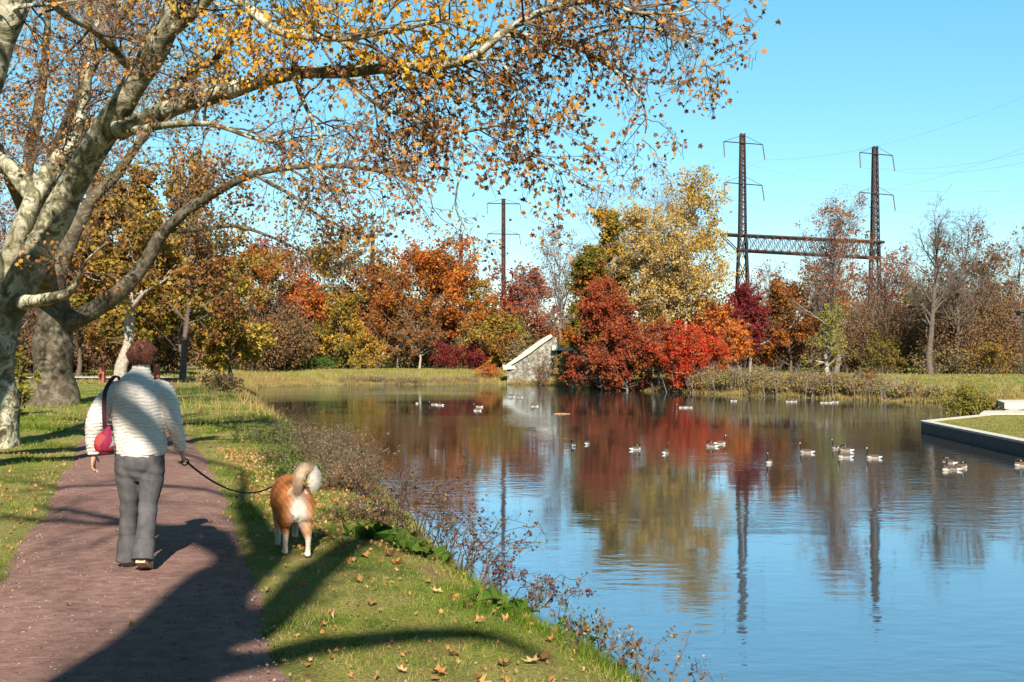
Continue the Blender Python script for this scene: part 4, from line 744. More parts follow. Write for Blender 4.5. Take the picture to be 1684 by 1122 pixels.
# stone bridge abutment / wing wall
def stone_mat():
    m, nt, out = newmat('old_stone'); v = nt.nodes.new('ShaderNodeTexVoronoi'); v.inputs['Scale'].default_value = 1.3; g = nt.nodes.new('ShaderNodeNewGeometry'); nt.links.new(g.outputs['Position'], v.inputs['Vector'])
    n = noise(nt, 2.2, 6, .7); c = mixc(nt, v.outputs['Color'], (.26, .24, .20), (.46, .43, .37)); c = mixc(nt, ramp(nt, n, [(.42, (0, 0, 0)), (.56, (1, 1, 1))]), c, (.14, .13, .1))
    principled(nt, out, c, .9, n, .08, .1); return m
stone = stone_mat(); SD = 143
sb = thing('stone_bridge', P(880, 625, SD), 'ruined whitish stone wing wall and bridge ledge on the far shore', 'bridge')
def wall_poly(pts, d, th, mat, name, ddx=0.0):
    mb = MB(); f = [P(a, b, d + (a - 830) * ddx) for a, b in pts]; v = np.array(f + [q + np.array([0, th, 0]) for q in f]); n = len(f)
    mb.add(v, [[i, (i + 1) % n, n + (i + 1) % n, n + i] for i in range(n)], 0); mb.add(v[:n], [list(range(n))]); mb.add(v[n:], [list(range(n))[::-1]]); return mb.build(name, mat, sb)
wall_poly([(834, 604), (858, 588), (884, 568), (907, 553), (916, 556), (918, 642), (868, 642), (834, 632)], SD, 1.6, stone, 'wing_wall', -.03)
wall_poly([(829, 602), (831, 605.5), (845, 598), (858, 590), (872, 581), (886, 570), (909, 554), (906, 549.5), (893, 556), (880, 565), (866, 575), (852, 586)], SD - .3, 2.2, simple('white_coping', (.5, .47, .4), .85, .2, 4, .02), 'coping', -.03)
wall_poly([(826, 600), (846, 602), (848, 607), (828, 608)], SD - .6, 1.2, simple('white_block', (.5, .47, .4), .85, .2, 4, .02), 'end_block')
wall_poly([(916, 576), (944, 576), (944, 642), (916, 642)], SD - 1, 3, simple('recess_shade_stone', (.1, .09, .075), .95, .3, 3, .05), 'recess_shade_block')  # dark colour paints in the shade of the bridge opening
wall_poly([(908, 569), (962, 571), (962, 577), (908, 576)], SD - 3.4, 4, simple('ledge_stone', (.6, .57, .5), .85, .2, 4, .02), 'ledge')
# parapet beyond the right trees
pw = MB(); a, b = P(1362, 531, 122), P(1515, 531, 122); box(pw, (a + b) / 2 + np.array([0, 0, -.3]), (b[0] - a[0], .5, .7)); box(pw, (a + b) / 2 + np.array([0, 0, .1]), (b[0] - a[0] + .4, .8, .12))
props(pw.build('parapet_wall', simple('grey_parapet', (.2, .17, .14), .9, .2, 2, .03), None, ((a + b) / 2)), 'grey level parapet half hidden behind the right shore thicket', 'wall')
# dark post with cap at right edge
pp = P(1683, 627, 98); pt = thing('lamp_post', (pp[0], 98, pp[2]), 'slim dark green post with a flat cap cut by the right edge', 'post'); g = simple('dark_green_paint', (.03, .05, .045), .5)
m1 = MB(); bar(m1, (pp[0], 98, pp[2] - .3), (pp[0], 98, pp[2] + 5.8), .09); m1.build('post', g, pt)
m1 = MB(); box(m1, (pp[0], 98, pp[2] + 5.98), (.9, .9, .25)); box(m1, (pp[0], 98, pp[2] + 6.2), (1.2, 1.2, .1)); m1.build('cap', g, pt)
for px, tp, w, lab in ((168, 602, 9, 'rust red square post standing by the pale gravel left of the walker'), (258, 600, 8, 'rust red square post just right of the walker\'s neck')):
    d = 70; q = P(px, 631, d); m1 = MB(); h = CAMZ - (tp - HZ) / F * d - q[2]; ww = w / F * d
    box(m1, (q[0], d, q[2] + h / 2), (ww, ww, h)); box(m1, (q[0], d, q[2] + h + .03), (ww * 1.15, ww * 1.15, .06))
    props(m1.build('wooden_post', simple('red_brown_wood', (.3, .09, .055), .7), None, q), lab, 'post')

# ------------------------------------------------------------------ masts
def lattice(mb, ca, cb, wa, wb, n, t):
    """square lattice column from centre ca (width wa) to cb (width wb)"""
    ca, cb = np.array(ca, float), np.array(cb, float); C = [(-1, -1), (1, -1), (1, 1), (-1, 1)]
    def pt(k, c): f = k / n; w = wa + (wb - wa) * f; p = ca + (cb - ca) * f; return p + np.array([C[c][0] * w / 2, C[c][1] * w / 2, 0])
    for c in range(4): bar(mb, pt(0, c), pt(n, c), t * 1.5)
    for k in range(n):
        for c in range(4):
            c2 = (c + 1) % 4; bar(mb, pt(k, c), pt(k + 1, c2), t * .8); bar(mb, pt(k, c2), pt(k + 1, c), t * .8)
def arm(root, c, half, drop, dz, t=.10):
    a = MB(); p, q = np.array(c) + np.array([-half, 0, 0]), np.array(c) + np.array([half, 0, -dz]); bar(a, p, q, t); bar(a, np.array(c) + np.array([0, 0, .9]), p, t * .4); bar(a, np.array(c) + np.array([0, 0, .9]), q, t * .4)
    a.build('cross_arm', M['steel'], root)
    for e, s in ((p, .12), (q, .3)):
        m = MB(); k = 9; zz = np.linspace(0, -drop, 2 * k); rr = np.where(np.arange(2 * k) % 2 == 0, .05, .1); tubes(m, e + np.stack([s * np.linspace(0, 1, 2 * k), 0 * zz, zz], -1), rr, 6); m.build('insulator', M['insul'], root)
TIPS = {}
def mast(px, d, top, arms, leg_from, leg_px, foot, root, key):
    x = (px - 842) / F * d; m = MB(); zt = CAMZ - (top - HZ) / F * d; zj = CAMZ - (leg_from - HZ) / F * d; zf = CAMZ - (foot - HZ) / F * d
    w1 = 6.5 / F * d; w2 = 11 / F * d; w3 = leg_px / F * d
    lattice(m, (x, d, zj), (x, d, zt), w2, w1, 14, .09); 
    for s in (-1, 1):   # solid webs on the two faces of the upper mast
        v = [(x - w2 * .5, d + s * w2 * .45, zj), (x - w2 * .05, d + s * w2 * .45, zj), (x + w1 * .1, d + s * w1 * .45, zt), (x - w1 * .5, d + s * w1 * .45, zt)]
        m.add(v, [[0, 1, 2, 3]])
    m.build('mast', M['steel'], root)
    m = MB(); lattice(m, (x, d, zf), (x, d, zj), w3, w2, 6, .13); m.build('leg_frame', M['steel'], root)
    for k, (ay, hp) in enumerate(arms):
        z = CAMZ - (ay - HZ) / F * d; arm(root, (x, d - w2 * .5, z), hp / F * d, 25 / F * d, 5 / F * d)
        TIPS[(key, k)] = ((x - hp / F * d, d - w2 * .5, z - 25 / F * d), (x + hp / F * d, d - w2 * .5, z - 30 / F * d))
    return x
gt = thing('transmission_gantry', (P(1330, 600, 152)[0], 152, 0), 'rusty steel gantry of two tall masts joined by a truss beam above the right trees', 'gantry')
xa = mast(1221, 150, 220, [(234, 32), (301, 31)], 388, 30, 640, gt, 'a'); xb = mast(1439, 156, 241, [(252, 27), (317, 28)], 395, 24, 640, gt, 'b')
bm = MB(); p0, p1 = P(1186, 386, 150), P(1452, 399, 156); q0, q1 = P(1212, 412, 150), P(1446, 425, 156)
for yy in (-.6, .6):
    o_ = np.array([0, yy, 0]); bar(bm, p0 + o_, p1 + o_, .28); bar(bm, q0 + o_, q1 + o_, .28); bar(bm, p0 + o_, q0 + o_, .12)
    n = 17; fa = P(1232, 388, 150); ga = P(1232, 413, 150)
    for k in range(n):
        f1, f2 = k / n, (k + 1) / n; A1, A2 = fa + (p1 - fa) * f1 + o_, fa + (p1 - fa) * f2 + o_; B1, B2 = ga + (q1 - ga) * f1 + o_, ga + (q1 - ga) * f2 + o_
        bar(bm, A1, B2, .07); bar(bm, B1, A2, .07); bar(bm, A1, B1, .06)
bm.build('truss_beam', M['steel'], gt)
def pole(px, d, top, arms, label, key):
    x = (px - 842) / F * d; zt = CAMZ - (top - HZ) / F * d; root = thing('utility_pole', (x, d, 0), label, 'pole'); m = MB()
    w = 6.5 / F * d; lattice(m, (x, d, 0), (x, d, zt), w, w * .75, 22, .09); tubes(m, np.array([(x, d, 0), (x, d, zt)]), np.array([w * .42, w * .3]), 8, cap=True); m.build('mast', M['steel'], root)
    for k, (ay, hp) in enumerate(arms):
        z = CAMZ - (ay - HZ) / F * d; arm(root, (x, d - w * .5, z), hp / F * d, 17 / F * d, 1 / F * d, .13); TIPS[(key, k)] = ((x - hp / F * d, d, z - 17 / F * d), (x + hp / F * d, d, z - 17 / F * d))
pole(828, 212, 327, [(335, 27), (385, 26)], 'tall dark pole with cross arms above the stone wall', 'c')
pole(758, 262, 385, [(392, 20)], 'distant dark pole above the big rounded rust tree', 'd')
pole(613, 300, 380, [(386, 22)], 'farthest dark pole, seen left through the hanging leaves', 'e')
def cable(p, q, sag, label, r=.009):
    p, q = np.array(p), np.array(q); t = np.linspace(0, 1, 24); v = p + (q - p) * t[:, None]; v[:, 2] -= sag * 4 * t * (1 - t); m = MB(); tubes(m, v, np.full(24, r), 4, cap=True)
    props(m.build('power_cable', M['cable'], None, tuple(p)), label, 'cable', 'power cables strung between the masts')
right = {('b', 0): (P(1900, 185, 105), P(1900, 196, 100)), ('b', 1): (P(1900, 275, 105), P(1900, 290, 100))}
for k, nm in ((0, 'upper'), (1, 'lower')):
    for e, sd_ in ((0, 'far'), (1, 'near')):
        cable(TIPS[('b', k)][e], right[('b', k)][e], 2.0, f'{nm} {sd_} faint cable from the right mast to the right edge')
        cable(TIPS[('a', k)][e], right[('b', k)][e] - np.array([0, 0, 6.0 - 14 * e]), 3.0, f'{nm} {sd_} faint cable from the left mast past the right mast')
        cable(TIPS[('a', k)][e], TIPS[('c', k)][e], 3.5, f'{nm} {sd_} faint cable from the left mast to the tall dark pole')

# ------------------------------------------------------------------ figures: closed lofts fused by a voxel remesh
def closed_tube(mb, a, s=16, sy=1.0, mi=0, flat=False):
    """a rows x,y,z,r(,ry) -> closed capsule-like tube; ry along world Y-ish"""
    a = np.asarray(a, float); K = len(a); Pn = a[:, :3]; R = a[:, 3]; RY = a[:, 4] if a.shape[1] > 4 else R * sy
    T = unit(np.gradient(Pn, axis=0)); u = unit(np.cross(T[0], [0, 1., 0.001])); an = np.arange(s) * 2 * math.pi / s; V = []
    for k in range(K):
        u = unit(u - T[k] * (u @ T[k])); w = np.cross(T[k], u); V.append(Pn[k] + R[k] * np.cos(an)[:, None] * u + RY[k] * np.sin(an)[:, None] * w)
    e = .01 if flat else .6; g_ = .98 if flat else .7; c0 = Pn[0] - T[0] * R[0] * .6; c1 = Pn[-1] + T[-1] * R[-1] * e
    h0 = (V[0] - Pn[0]) * .7 + Pn[0] - T[0] * R[0] * .45; h1 = (V[-1] - Pn[-1]) * g_ + Pn[-1] + T[-1] * R[-1] * e * .75
    V = np.concatenate([[c0], h0, *V, h1, [c1]]); n = K + 2
    b = 1 + (np.arange(n - 1) * s)[:, None]; j = np.arange(s); j2 = (j + 1) % s
    q = np.stack([b + j, b + j2, b + s + j2, b + s + j], -1).reshape(-1, 4); mb.add(V, q, mi, .5, True)
    tri = [[0, 1 + (k + 1) % s, 1 + k] for k in range(s)] + [[len(V) - 1, len(V) - 1 - s + k, len(V) - 1 - s + (k + 1) % s] for k in range(s)]
    mb.F.append(np.array(tri) + mb.n - len(V)); mb.MI.append(np.full(len(tri), mi)); mb.R.append(np.full(len(tri), .5)); mb.SM.append(np.full(len(tri), True))
def ct(mb, pts, n=16, **k):
    a = np.asarray(pts, float)
    q = np.vstack([2 * a[0] - a[1], a, 2 * a[-1] - a[-2]]); t = np.linspace(0, len(a) - 1.0001, n); i = t.astype(int); f = (t - i)[:, None]
    A_, B_, C_, D_ = q[i], q[i + 1], q[i + 2], q[i + 3]
    r = .5 * (2 * B_ + (C_ - A_) * f + (2 * A_ - 5 * B_ + 4 * C_ - D_) * f ** 2 + (3 * B_ - A_ - 3 * C_ + D_) * f ** 3); closed_tube(mb, r, **k)
def fuse(mb, name, mats, voxel, smooth=4, parent=None, disp=None, color=None):
    me = mb.mesh(name, [], (0, 0, 0)); tmp = bpy.data.objects.new('tmp', me); SC.collection.objects.link(tmp)
    r = tmp.modifiers.new('r', 'REMESH'); r.mode = 'VOXEL'; r.voxel_size = voxel; r.use_smooth_shade = True
    if smooth: s = tmp.modifiers.new('s', 'SMOOTH'); s.iterations = smooth; s.factor = .5
    dg = bpy.context.evaluated_depsgraph_get(); m2 = bpy.data.meshes.new_from_object(tmp.evaluated_get(dg)); bpy.data.objects.remove(tmp); m2.name = name
    m2.materials.clear()
    for m in (mats if isinstance(mats, (list, tuple)) else [mats]): m2.materials.append(m)
    n = len(m2.vertices); co = np.zeros(n * 3, np.float32); m2.vertices.foreach_get('co', co); co = co.reshape(-1, 3).astype(float)
    if disp is not None:
        no = np.zeros(n * 3, np.float32); m2.vertices.foreach_get('normal', no); no = no.reshape(-1, 3); co = co + no * disp(co)[:, None]; m2.vertices.foreach_set('co', co.astype(np.float32).ravel())
    if color is not None:
        a = m2.attributes.new('Col', 'FLOAT_COLOR', 'POINT'); c = color(co); a.data.foreach_set('color', np.c_[c, np.ones(n)].astype(np.float32).ravel())
    m2.polygons.foreach_set('use_smooth', np.ones(len(m2.polygons), bool)); m2.update()
    if parent == 'mesh': return m2
    o = bpy.data.objects.new(name, m2); SC.collection.objects.link(o)
    if parent: o.parent = parent
    return o

# --- walking woman
WX, WY = (228 - 842) / F * 8.2, 8.2
wm_ = thing('person', (WX, WY, .03), 'person with short auburn hair walking away in white quilted jacket and grey trousers', 'person'); wm_.rotation_euler = (0, 0, .06); wm_.scale = (.94, 1, 1)
skin = attrmat('skin', .6, None)
b = MB()
ct(b, [(.0, 0, .9, .15, .11), (.0, 0, 1.1, .14, .1), (-.005, .01, 1.3, .16, .1), (0, .02, 1.4, .13, .085), (.01, .03, 1.47, .055, .055), (.018, .045, 1.55, .052, .055)], 20)
ct(b, [(.02, .05, 1.535, .05, .06), (.02, .055, 1.58, .072, .088), (.02, .055, 1.62, .078, .094), (.02, .055, 1.655, .062, .076)], 12)
ct(b, [(.02, .145, 1.595, .012, .012), (.02, .162, 1.57, .016, .016)], 4, s=8)      # nose
for s in (-1, 1): ct(b, [(.02 + s * .078, .05, 1.60, .008, .018), (.02 + s * .088, .045, 1.575, .008, .02), (.02 + s * .08, .05, 1.55, .006, .012)], 6, s=8)
def arm_hand(b, sh, el, wr, side, curl):
    ct(b, [(*sh, .05), (*el, .04), (*wr, .026)], 14)
    wr = np.array(wr); dn = unit(wr - np.array(el)); fwd = np.array([0, 1., 0]); inn = unit(np.cross(dn, fwd)) * -side
    pa = wr + dn * .05; ct(b, [(*wr, .024, .02), (*pa, .02, .036), (*(wr + dn * .085), .016, .036)], 8, s=10)
    for k in range(4):
        o = (k - 1.5) * .019; L = (.068, .076, .072, .056)[k]; st = wr + dn * .085 + fwd * -o; d1 = unit(dn + inn * curl * .4); d2 = unit(dn * (1 - curl) + inn * curl * 1.1); d3 = unit(dn * (.7 - 1.5 * curl) + inn * (curl + .1))
        p1 = st + d1 * L * .45; p2 = p1 + d2 * L * .35; p3 = p2 + d3 * L * .3; ct(b, [(*(st - dn * .01), .009), (*p1, .0085), (*p2, .0075), (*p3, .0065)], 7, s=8)
    tst = wr + dn * .03 + fwd * .03; p1 = tst + unit(dn * .6 + fwd * .8 + inn * .3) * .035; p2 = p1 + unit(dn + inn * .6 + fwd * .15) * .028; ct(b, [(*tst, .011), (*p1, .0105), (*p2, .008)], 6, s=8)
LS, LE, LW = (-.19, .01, 1.36), (-.315, -.03, 1.09), (-.355, .03, .855)
RS, RE, RW = (.19, .02, 1.36), (.265, -.01, 1.10), (.305, .10, .88)
arm_hand(b, LS, LE, LW, -1, .35); arm_hand(b, RS, RE, RW, 1, .8)
# legs and bare feet inside the shoes
ct(b, [(-.085, 0, .9, .09), (-.085, .03, .5, .055), (-.09, .06, .12, .035), (-.09, .08, .05, .035), (-.09, .2, .03, .03)], 20)
ct(b, [(.085, 0, .9, .09), (.08, -.02, .5, .055), (.08, -.165, .18, .03), (.08, -.165, .12, .03), (.08, -.1, .06, .025)], 20)
fuse(b, 'body', skin, .006, 2, wm_, color=lambda c: np.broadcast_to(np.array([.62, .33, .24]), c.shape) * (1 + .06 * np.sin(c[:, :1] * 60)))
# eyes and mouth
for s in (-1, 1):
    e = MB(); ct(e, [(.02 + s * .03, .138, 1.61, .01), (.02 + s * .03, .144, 1.61, .009)], 4, s=8); e.build('eye', simple('eye_white', (.7, .68, .65), .3), wm_, (0, 0, 0))
e = MB(); ct(e, [(.0, .148, 1.537, .006), (.02, .152, 1.535, .007), (.04, .148, 1.537, .006)], 6, s=6); e.build('mouth', simple('lips', (.4, .12, .1), .5), wm_, (0, 0, 0))
# hair: cap of volume plus locks
h = MB(); hc = np.array([.02, .03, 1.605]); K = 7
cap_ = MB(); ct(cap_, [(.02, .0, 1.55, .066, .06), (.02, .02, 1.575, .086, .09), (.02, .028, 1.61, .097, .108), (.02, .03, 1.65, .086, .096), (.02, .035, 1.68, .05, .055)], 14)
n = 5200; u = unit(RNG.normal(size=(n, 3))); u = u[~((u[:, 1] > .35) & (u[:, 2] < .35))]; u = u[u[:, 2] > -.75]; n = len(u)
q0 = hc + u * np.array([.098, .106, .092]); tg = unit(.35 * np.cross(u, RNG.normal(size=(n, 3))) + np.stack([.5 * np.sin(q0[:, 2] * 70), 0 * q0[:, 0], -1 + .8 * np.sin(q0[:, 0] * 60)], -1) + .25 * u); L = RNG.uniform(.015, .035, n)[:, None]
Ph = np.stack([q0, q0 + tg * L * .5 + u * .010, q0 + tg * L + u * .004 * RNG.normal(size=(n, 1))], 1); tubes(h, Ph, np.array([[.0022, .002, .0007]]) * np.ones((n, 1)), 3)
hair = simple('auburn_hair', (.10, .030, .016), .5, .5, 40, .003, .4)
ho = fuse(cap_, 'hair', hair, .008, 2, wm_, disp=lambda c: .007 * np.sin(c[:, 0] * 80 + 3 * np.sin(c[:, 2] * 60)) + .005 * np.sin(c[:, 2] * 110 + c[:, 0] * 50))
hl = h.build('hair_locks', hair, None, (0, 0, 0)); hl.parent = ho
# trousers
def cord_mat():
    m, nt, out = newmat('grey_corduroy'); tc = nt.nodes.new('ShaderNodeTexCoord'); w = nt.nodes.new('ShaderNodeTexWave'); w.inputs['Scale'].default_value = 45; w.inputs['Distortion'].default_value = .6
    nt.links.new(tc.outputs['Object'], w.inputs['Vector']); nz = noise(nt, 9, 5, .7); c = ramp(nt, nz, [(.3, (.06, .058, .062)), (.7, (.12, .115, .120))])
    principled(nt, out, c, .95, w.outputs['Fac'], .0005, .1); return m
b = MB()
ct(b, [(.015, 0, .92, .18, .12), (.015, -.01, .86, .192, .14), (.012, -.015, .80, .196, .14), (.01, -.005, .74, .17, .12)], 14)
ct(b, [(-.085, 0, .8, .10, .125), (-.086, .01, .66, .092, .105), (-.080, .03, .5, .073, .08), (-.098, .05, .3, .069, .078), (-.108, .065, .12, .080, .09), (-.112, .07, .045, .086, .1)], 26, flat=True)
ct(b, [(.105, 0, .8, .10, .125), (.104, -.01, .66, .094, .105), (.084, -.02, .5, .076, .08), (.085, -.09, .32, .072, .075), (.080, -.15, .16, .084, .088), (.08, -.175, .085, .09, .1)], 26, flat=True)
def dpant(c):
    leg = np.where(c[:, 0] > .01, 1., -1.)
    return .0035 * np.sin(c[:, 2] * 55 + leg * 2 + 9 * c[:, 0]) * np.exp(-((c[:, 2] - .46) / .1) ** 2) + .004 * np.sin(c[:, 2] * 75 + 20 * c[:, 0]) * np.exp(-((c[:, 2] - .7) / .05) ** 2) + .003 * np.sin(c[:, 2] * 45) * (c[:, 2] < .25) + .002 * np.sin(c[:, 0] * 70 + c[:, 2] * 12)
fuse(b, 'trousers', cord_mat(), .008, 3, wm_, disp=dpant)
m1 = MB()
for s in (-1, 1):
    pk = np.array([(s * .085 + .015 + dx, -.152 - .004 * 0, .80 + dz) for dx, dz in ((-.05, .03), (.05, .03), (.05, -.07), (0, -.09), (-.05, -.07))])
# jacket
def quilt(c):
    z = c[:, 2] + .06 * np.abs(c[:, 0]) + .006 * np.sin(c[:, 0] * 24) + .004 * np.sin(c[:, 0] * 57 + 1)
    ph = np.abs((z / .026) % 1 - .5) * 2
    return -.0058 * np.exp(-((1 - ph) / .3) ** 2) * (.65 + .35 * np.sin(c[:, 0] * 31 + z * 50)) + .0012 * np.sin(c[:, 0] * 95 + np.floor(z / .026) * 2.1) + .003 * np.sin(c[:, 0] * 9 + c[:, 2] * 14)
def seam_shade(c):  # crease shading along the quilting seams, painted into the colour as grey
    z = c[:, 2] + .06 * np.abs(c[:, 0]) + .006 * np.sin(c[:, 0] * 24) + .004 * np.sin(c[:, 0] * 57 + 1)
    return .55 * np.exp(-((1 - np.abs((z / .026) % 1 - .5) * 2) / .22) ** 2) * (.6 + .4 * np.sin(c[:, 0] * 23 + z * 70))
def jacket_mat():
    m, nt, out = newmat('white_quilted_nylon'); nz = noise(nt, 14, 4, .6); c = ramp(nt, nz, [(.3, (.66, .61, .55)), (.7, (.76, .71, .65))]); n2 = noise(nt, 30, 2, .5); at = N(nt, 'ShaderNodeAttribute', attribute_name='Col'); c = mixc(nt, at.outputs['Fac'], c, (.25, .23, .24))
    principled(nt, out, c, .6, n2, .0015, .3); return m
b = MB()
ct(b, [(.017, 0, .865, .203, .165), (.015, -.005, .93, .205, .165), (.01, -.01, 1.02, .198, .155), (.0, -.01, 1.14, .198, .155), (-.005, 0, 1.27, .2, .15), (-.005, .01, 1.345, .183, .135), (0, .015, 1.40, .138, .11), (.008, .025, 1.445, .088, .085), (.014, .03, 1.49, .068, .07), (.016, .035, 1.515, .064, .066)], 40, s=28)
ct(b, [(-.14, .01, 1.345, .07), (-.19, .0, 1.30, .078), (-.262, -.02, 1.22, .080), (-.32, -.035, 1.09, .08), (-.345, -.01, .98, .068), (-.357, .02, .90, .055), (-.36, .03, .85, .046)], 30, s=18, flat=True)
ct(b, [(.13, .02, 1.34, .07), (.185, .015, 1.315, .080), (.235, .005, 1.22, .076), (.27, -.005, 1.10, .07), (.29, .04, 1.0, .062), (.303, .08, .92, .05), (.306, .095, .87, .045)], 30, s=18, flat=True)
fuse(b, 'jacket', jacket_mat(), .0055, 4, wm_, disp=quilt, color=lambda c: np.repeat(seam_shade(c)[:, None], 3, 1))
# shoes
shoe = simple('cream_sneaker', (.62, .55, .45), .7, .15, 20); sole = simple('shoe_sole', (.42, .33, .24), .8)
def shoe_mb(x, y, z, pitch):
    c, s = math.cos(pitch), math.sin(pitch); tr = lambda v: (x + v[0], y + v[1] * c + v[2] * s, z - v[1] * s + v[2] * c)
    u_ = MB(); ct(u_, [(*tr((0, -.02, .085)), .034, .036), (*tr((0, 0, .05)), .04, .042), (*tr((0, .06, .045)), .042, .034), (*tr((0, .14, .035)), .046, .026), (*tr((0, .19, .03)), .036, .018)], 14)
    k = MB(); o = [(-.036, -.05), (.036, -.05), (.042, .0), (.05, .13), (.03, .215), (-.03, .215), (-.05, .13), (-.042, 0)]
    v = [tr((a, b_, -.012)) for a, b_ in o] + [tr((a, b_, .018)) for a, b_ in o]; nn = len(o)
    k.add(v, [[i, (i + 1) % nn, nn + (i + 1) % nn, nn + i] for i in range(nn)]); k.add(v[nn:], [list(range(nn))]); k.add(v[:nn], [list(range(nn))[::-1]]); return u_, k
for x, y, z, p_ in ((-.112, .09, .012, 0), (.08, -.185, .07, .42)):
    u_, k = shoe_mb(x, y, z, p_); uo = fuse(u_, 'shoe', shoe, .006, 2, wm_); so_ = k.build('sole', sole, None, (0, 0, 0)); so_.parent = uo

def wpt(x, y, z):   # woman-local to world
    c, s = math.cos(.06), math.sin(.06); return np.array([WX + x * c - y * s, WY + x * s + y * c, z + .03])
# shoulder bag
bg = thing('shoulder_bag', wpt(-.205, -.15, .86), 'small multicoloured patchwork shoulder bag on a dark strap at the walker\'s left hip', 'bag'); bg.rotation_euler = (0, 0, .06)
def bag_mat():
    m, nt, out = newmat('patchwork'); tc = nt.nodes.new('ShaderNodeTexCoord'); v = nt.nodes.new('ShaderNodeTexVoronoi'); v.inputs['Scale'].default_value = 13; nt.links.new(tc.outputs['Object'], v.inputs['Vector'])
    sp = nt.nodes.new('ShaderNodeSeparateColor'); nt.links.new(v.outputs['Color'], sp.inputs[0])
    c = ramp(nt, sp.outputs[0], [(0, (.34, .015, .03)), (.22, (.22, .012, .05)), (.40, (.3, .05, .02)), (.56, (.26, .28, .27)), (.64, (.34, .05, .05)), (.72, (.28, .02, .03)), (.9, (.08, .04, .09))], 'CONSTANT'); principled(nt, out, c, .7); return m
b = MB(); ct(b, [(0, 0, .02, .04, .028), (0, 0, .035, .066, .042), (0, 0, .08, .076, .046), (.008, 0, .125, .062, .036), (.022, 0, .165, .034, .02), (.034, 0, .2, .014, .01)], 14)
bag = fuse(b, 'pouch', bag_mat(), .006, 2, bg, disp=lambda c: .002 * np.sin(c[:, 0] * 90))
sp_ = spline([(.034, 0, .19, .012), (.038, -.03, .28, .012), (.04, -.038, .38, .012), (.045, -.03, .46, .012), (.06, .02, .525, .012), (.07, .1, .565, .012), (.075, .18, .565, .012), (.075, .26, .52, .012)], 30)
sm = MB(); sp_[:, 0] -= .03; tubes(sm, sp_[:, :3], np.full(30, .006), 10, ry=np.full(30, .016), cap=True); sm.build('strap', simple('dark_strap', (.05, .015, .03), .6), bg, (0, 0, 0))

# --- dog, heading away and to the left
DX, DY = (479 - 842) / F * 9.15, 9.15; DR = .33
dg_ = thing('dog', (DX, DY, float(ground(DX, DY)) + .0), 'red and white collie type dog on a lead, seen from behind with curled bushy tail', 'dog'); dg_.rotation_euler = (0, 0, DR)
b = MB()
ct(b, [(0, -.31, .42, .10, .13), (0, -.22, .42, .135, .165), (0, -.08, .42, .145, .165), (0, .1, .41, .155, .19), (0, .26, .42, .14, .19), (0, .36, .43, .10, .13)], 24, s=20)
ct(b, [(0, .3, .44, .105, .13), (0, .42, .44, .085, .1), (0, .5, .43, .07, .08)], 10)
ct(b, [(0, .47, .43, .065, .07), (0, .55, .44, .075, .07), (0, .62, .415, .055, .05), (0, .70, .385, .034, .032), (0, .755, .37, .025, .024)], 14)
for s in (-1, 1):
    ct(b, [(s * .05, .52, .47, .03, .014), (s * .07, .51, .50, .022, .01), (s * .085, .51, .49, .009, .006)], 6, s=8)
# hind legs: thigh, hock, shank, paw
def hind(x, fy):
    ct(b, [(x * .8, -.25, .44, .09, .11), (x, -.25 + fy * .3, .33, .080, .11), (x * 1.02, -.24 + fy * .6, .25, .052, .07), (x, -.30 + fy * .9, .185, .032, .038), (x, -.34 + fy, .15, .024, .028), (x, -.33 + fy, .08, .021, .023), (x, -.32 + fy, .035, .024, .026)], 22, s=12)
    ct(b, [(x, -.33 + fy, .028, .026, .022), (x, -.27 + fy, .022, .03, .018), (x, -.245 + fy, .018, .022, .013)], 8, s=10)
def fore(x, fy, lift=0):
    ct(b, [(x * .8, .27, .4, .06, .085), (x, .26 + fy * .4, .28, .04, .05), (x, .26 + fy * .8, .16, .028, .03), (x, .26 + fy, .05 + lift, .024, .024)], 16, s=12)
    ct(b, [(x, .26 + fy, .03 + lift, .027, .022), (x, .31 + fy, .022 + lift, .028, .018)], 6, s=10)
hind(.078, -.08); hind(-.078, .10); fore(-.085, -.07); fore(.085, .12, .03)
TAIL = spline([(0, -.31, .49, .035), (.0, -.36, .55, .033), (.005, -.385, .62, .038), (.02, -.375, .68, .046), (.065, -.35, .712, .048), (.115, -.33, .69, .05), (.14, -.32, .63, .055), (.14, -.32, .57, .045), (.13, -.32, .53, .02)], 30)
closed_tube(b, TAIL, 14)
tp = TAIL[:, :3]
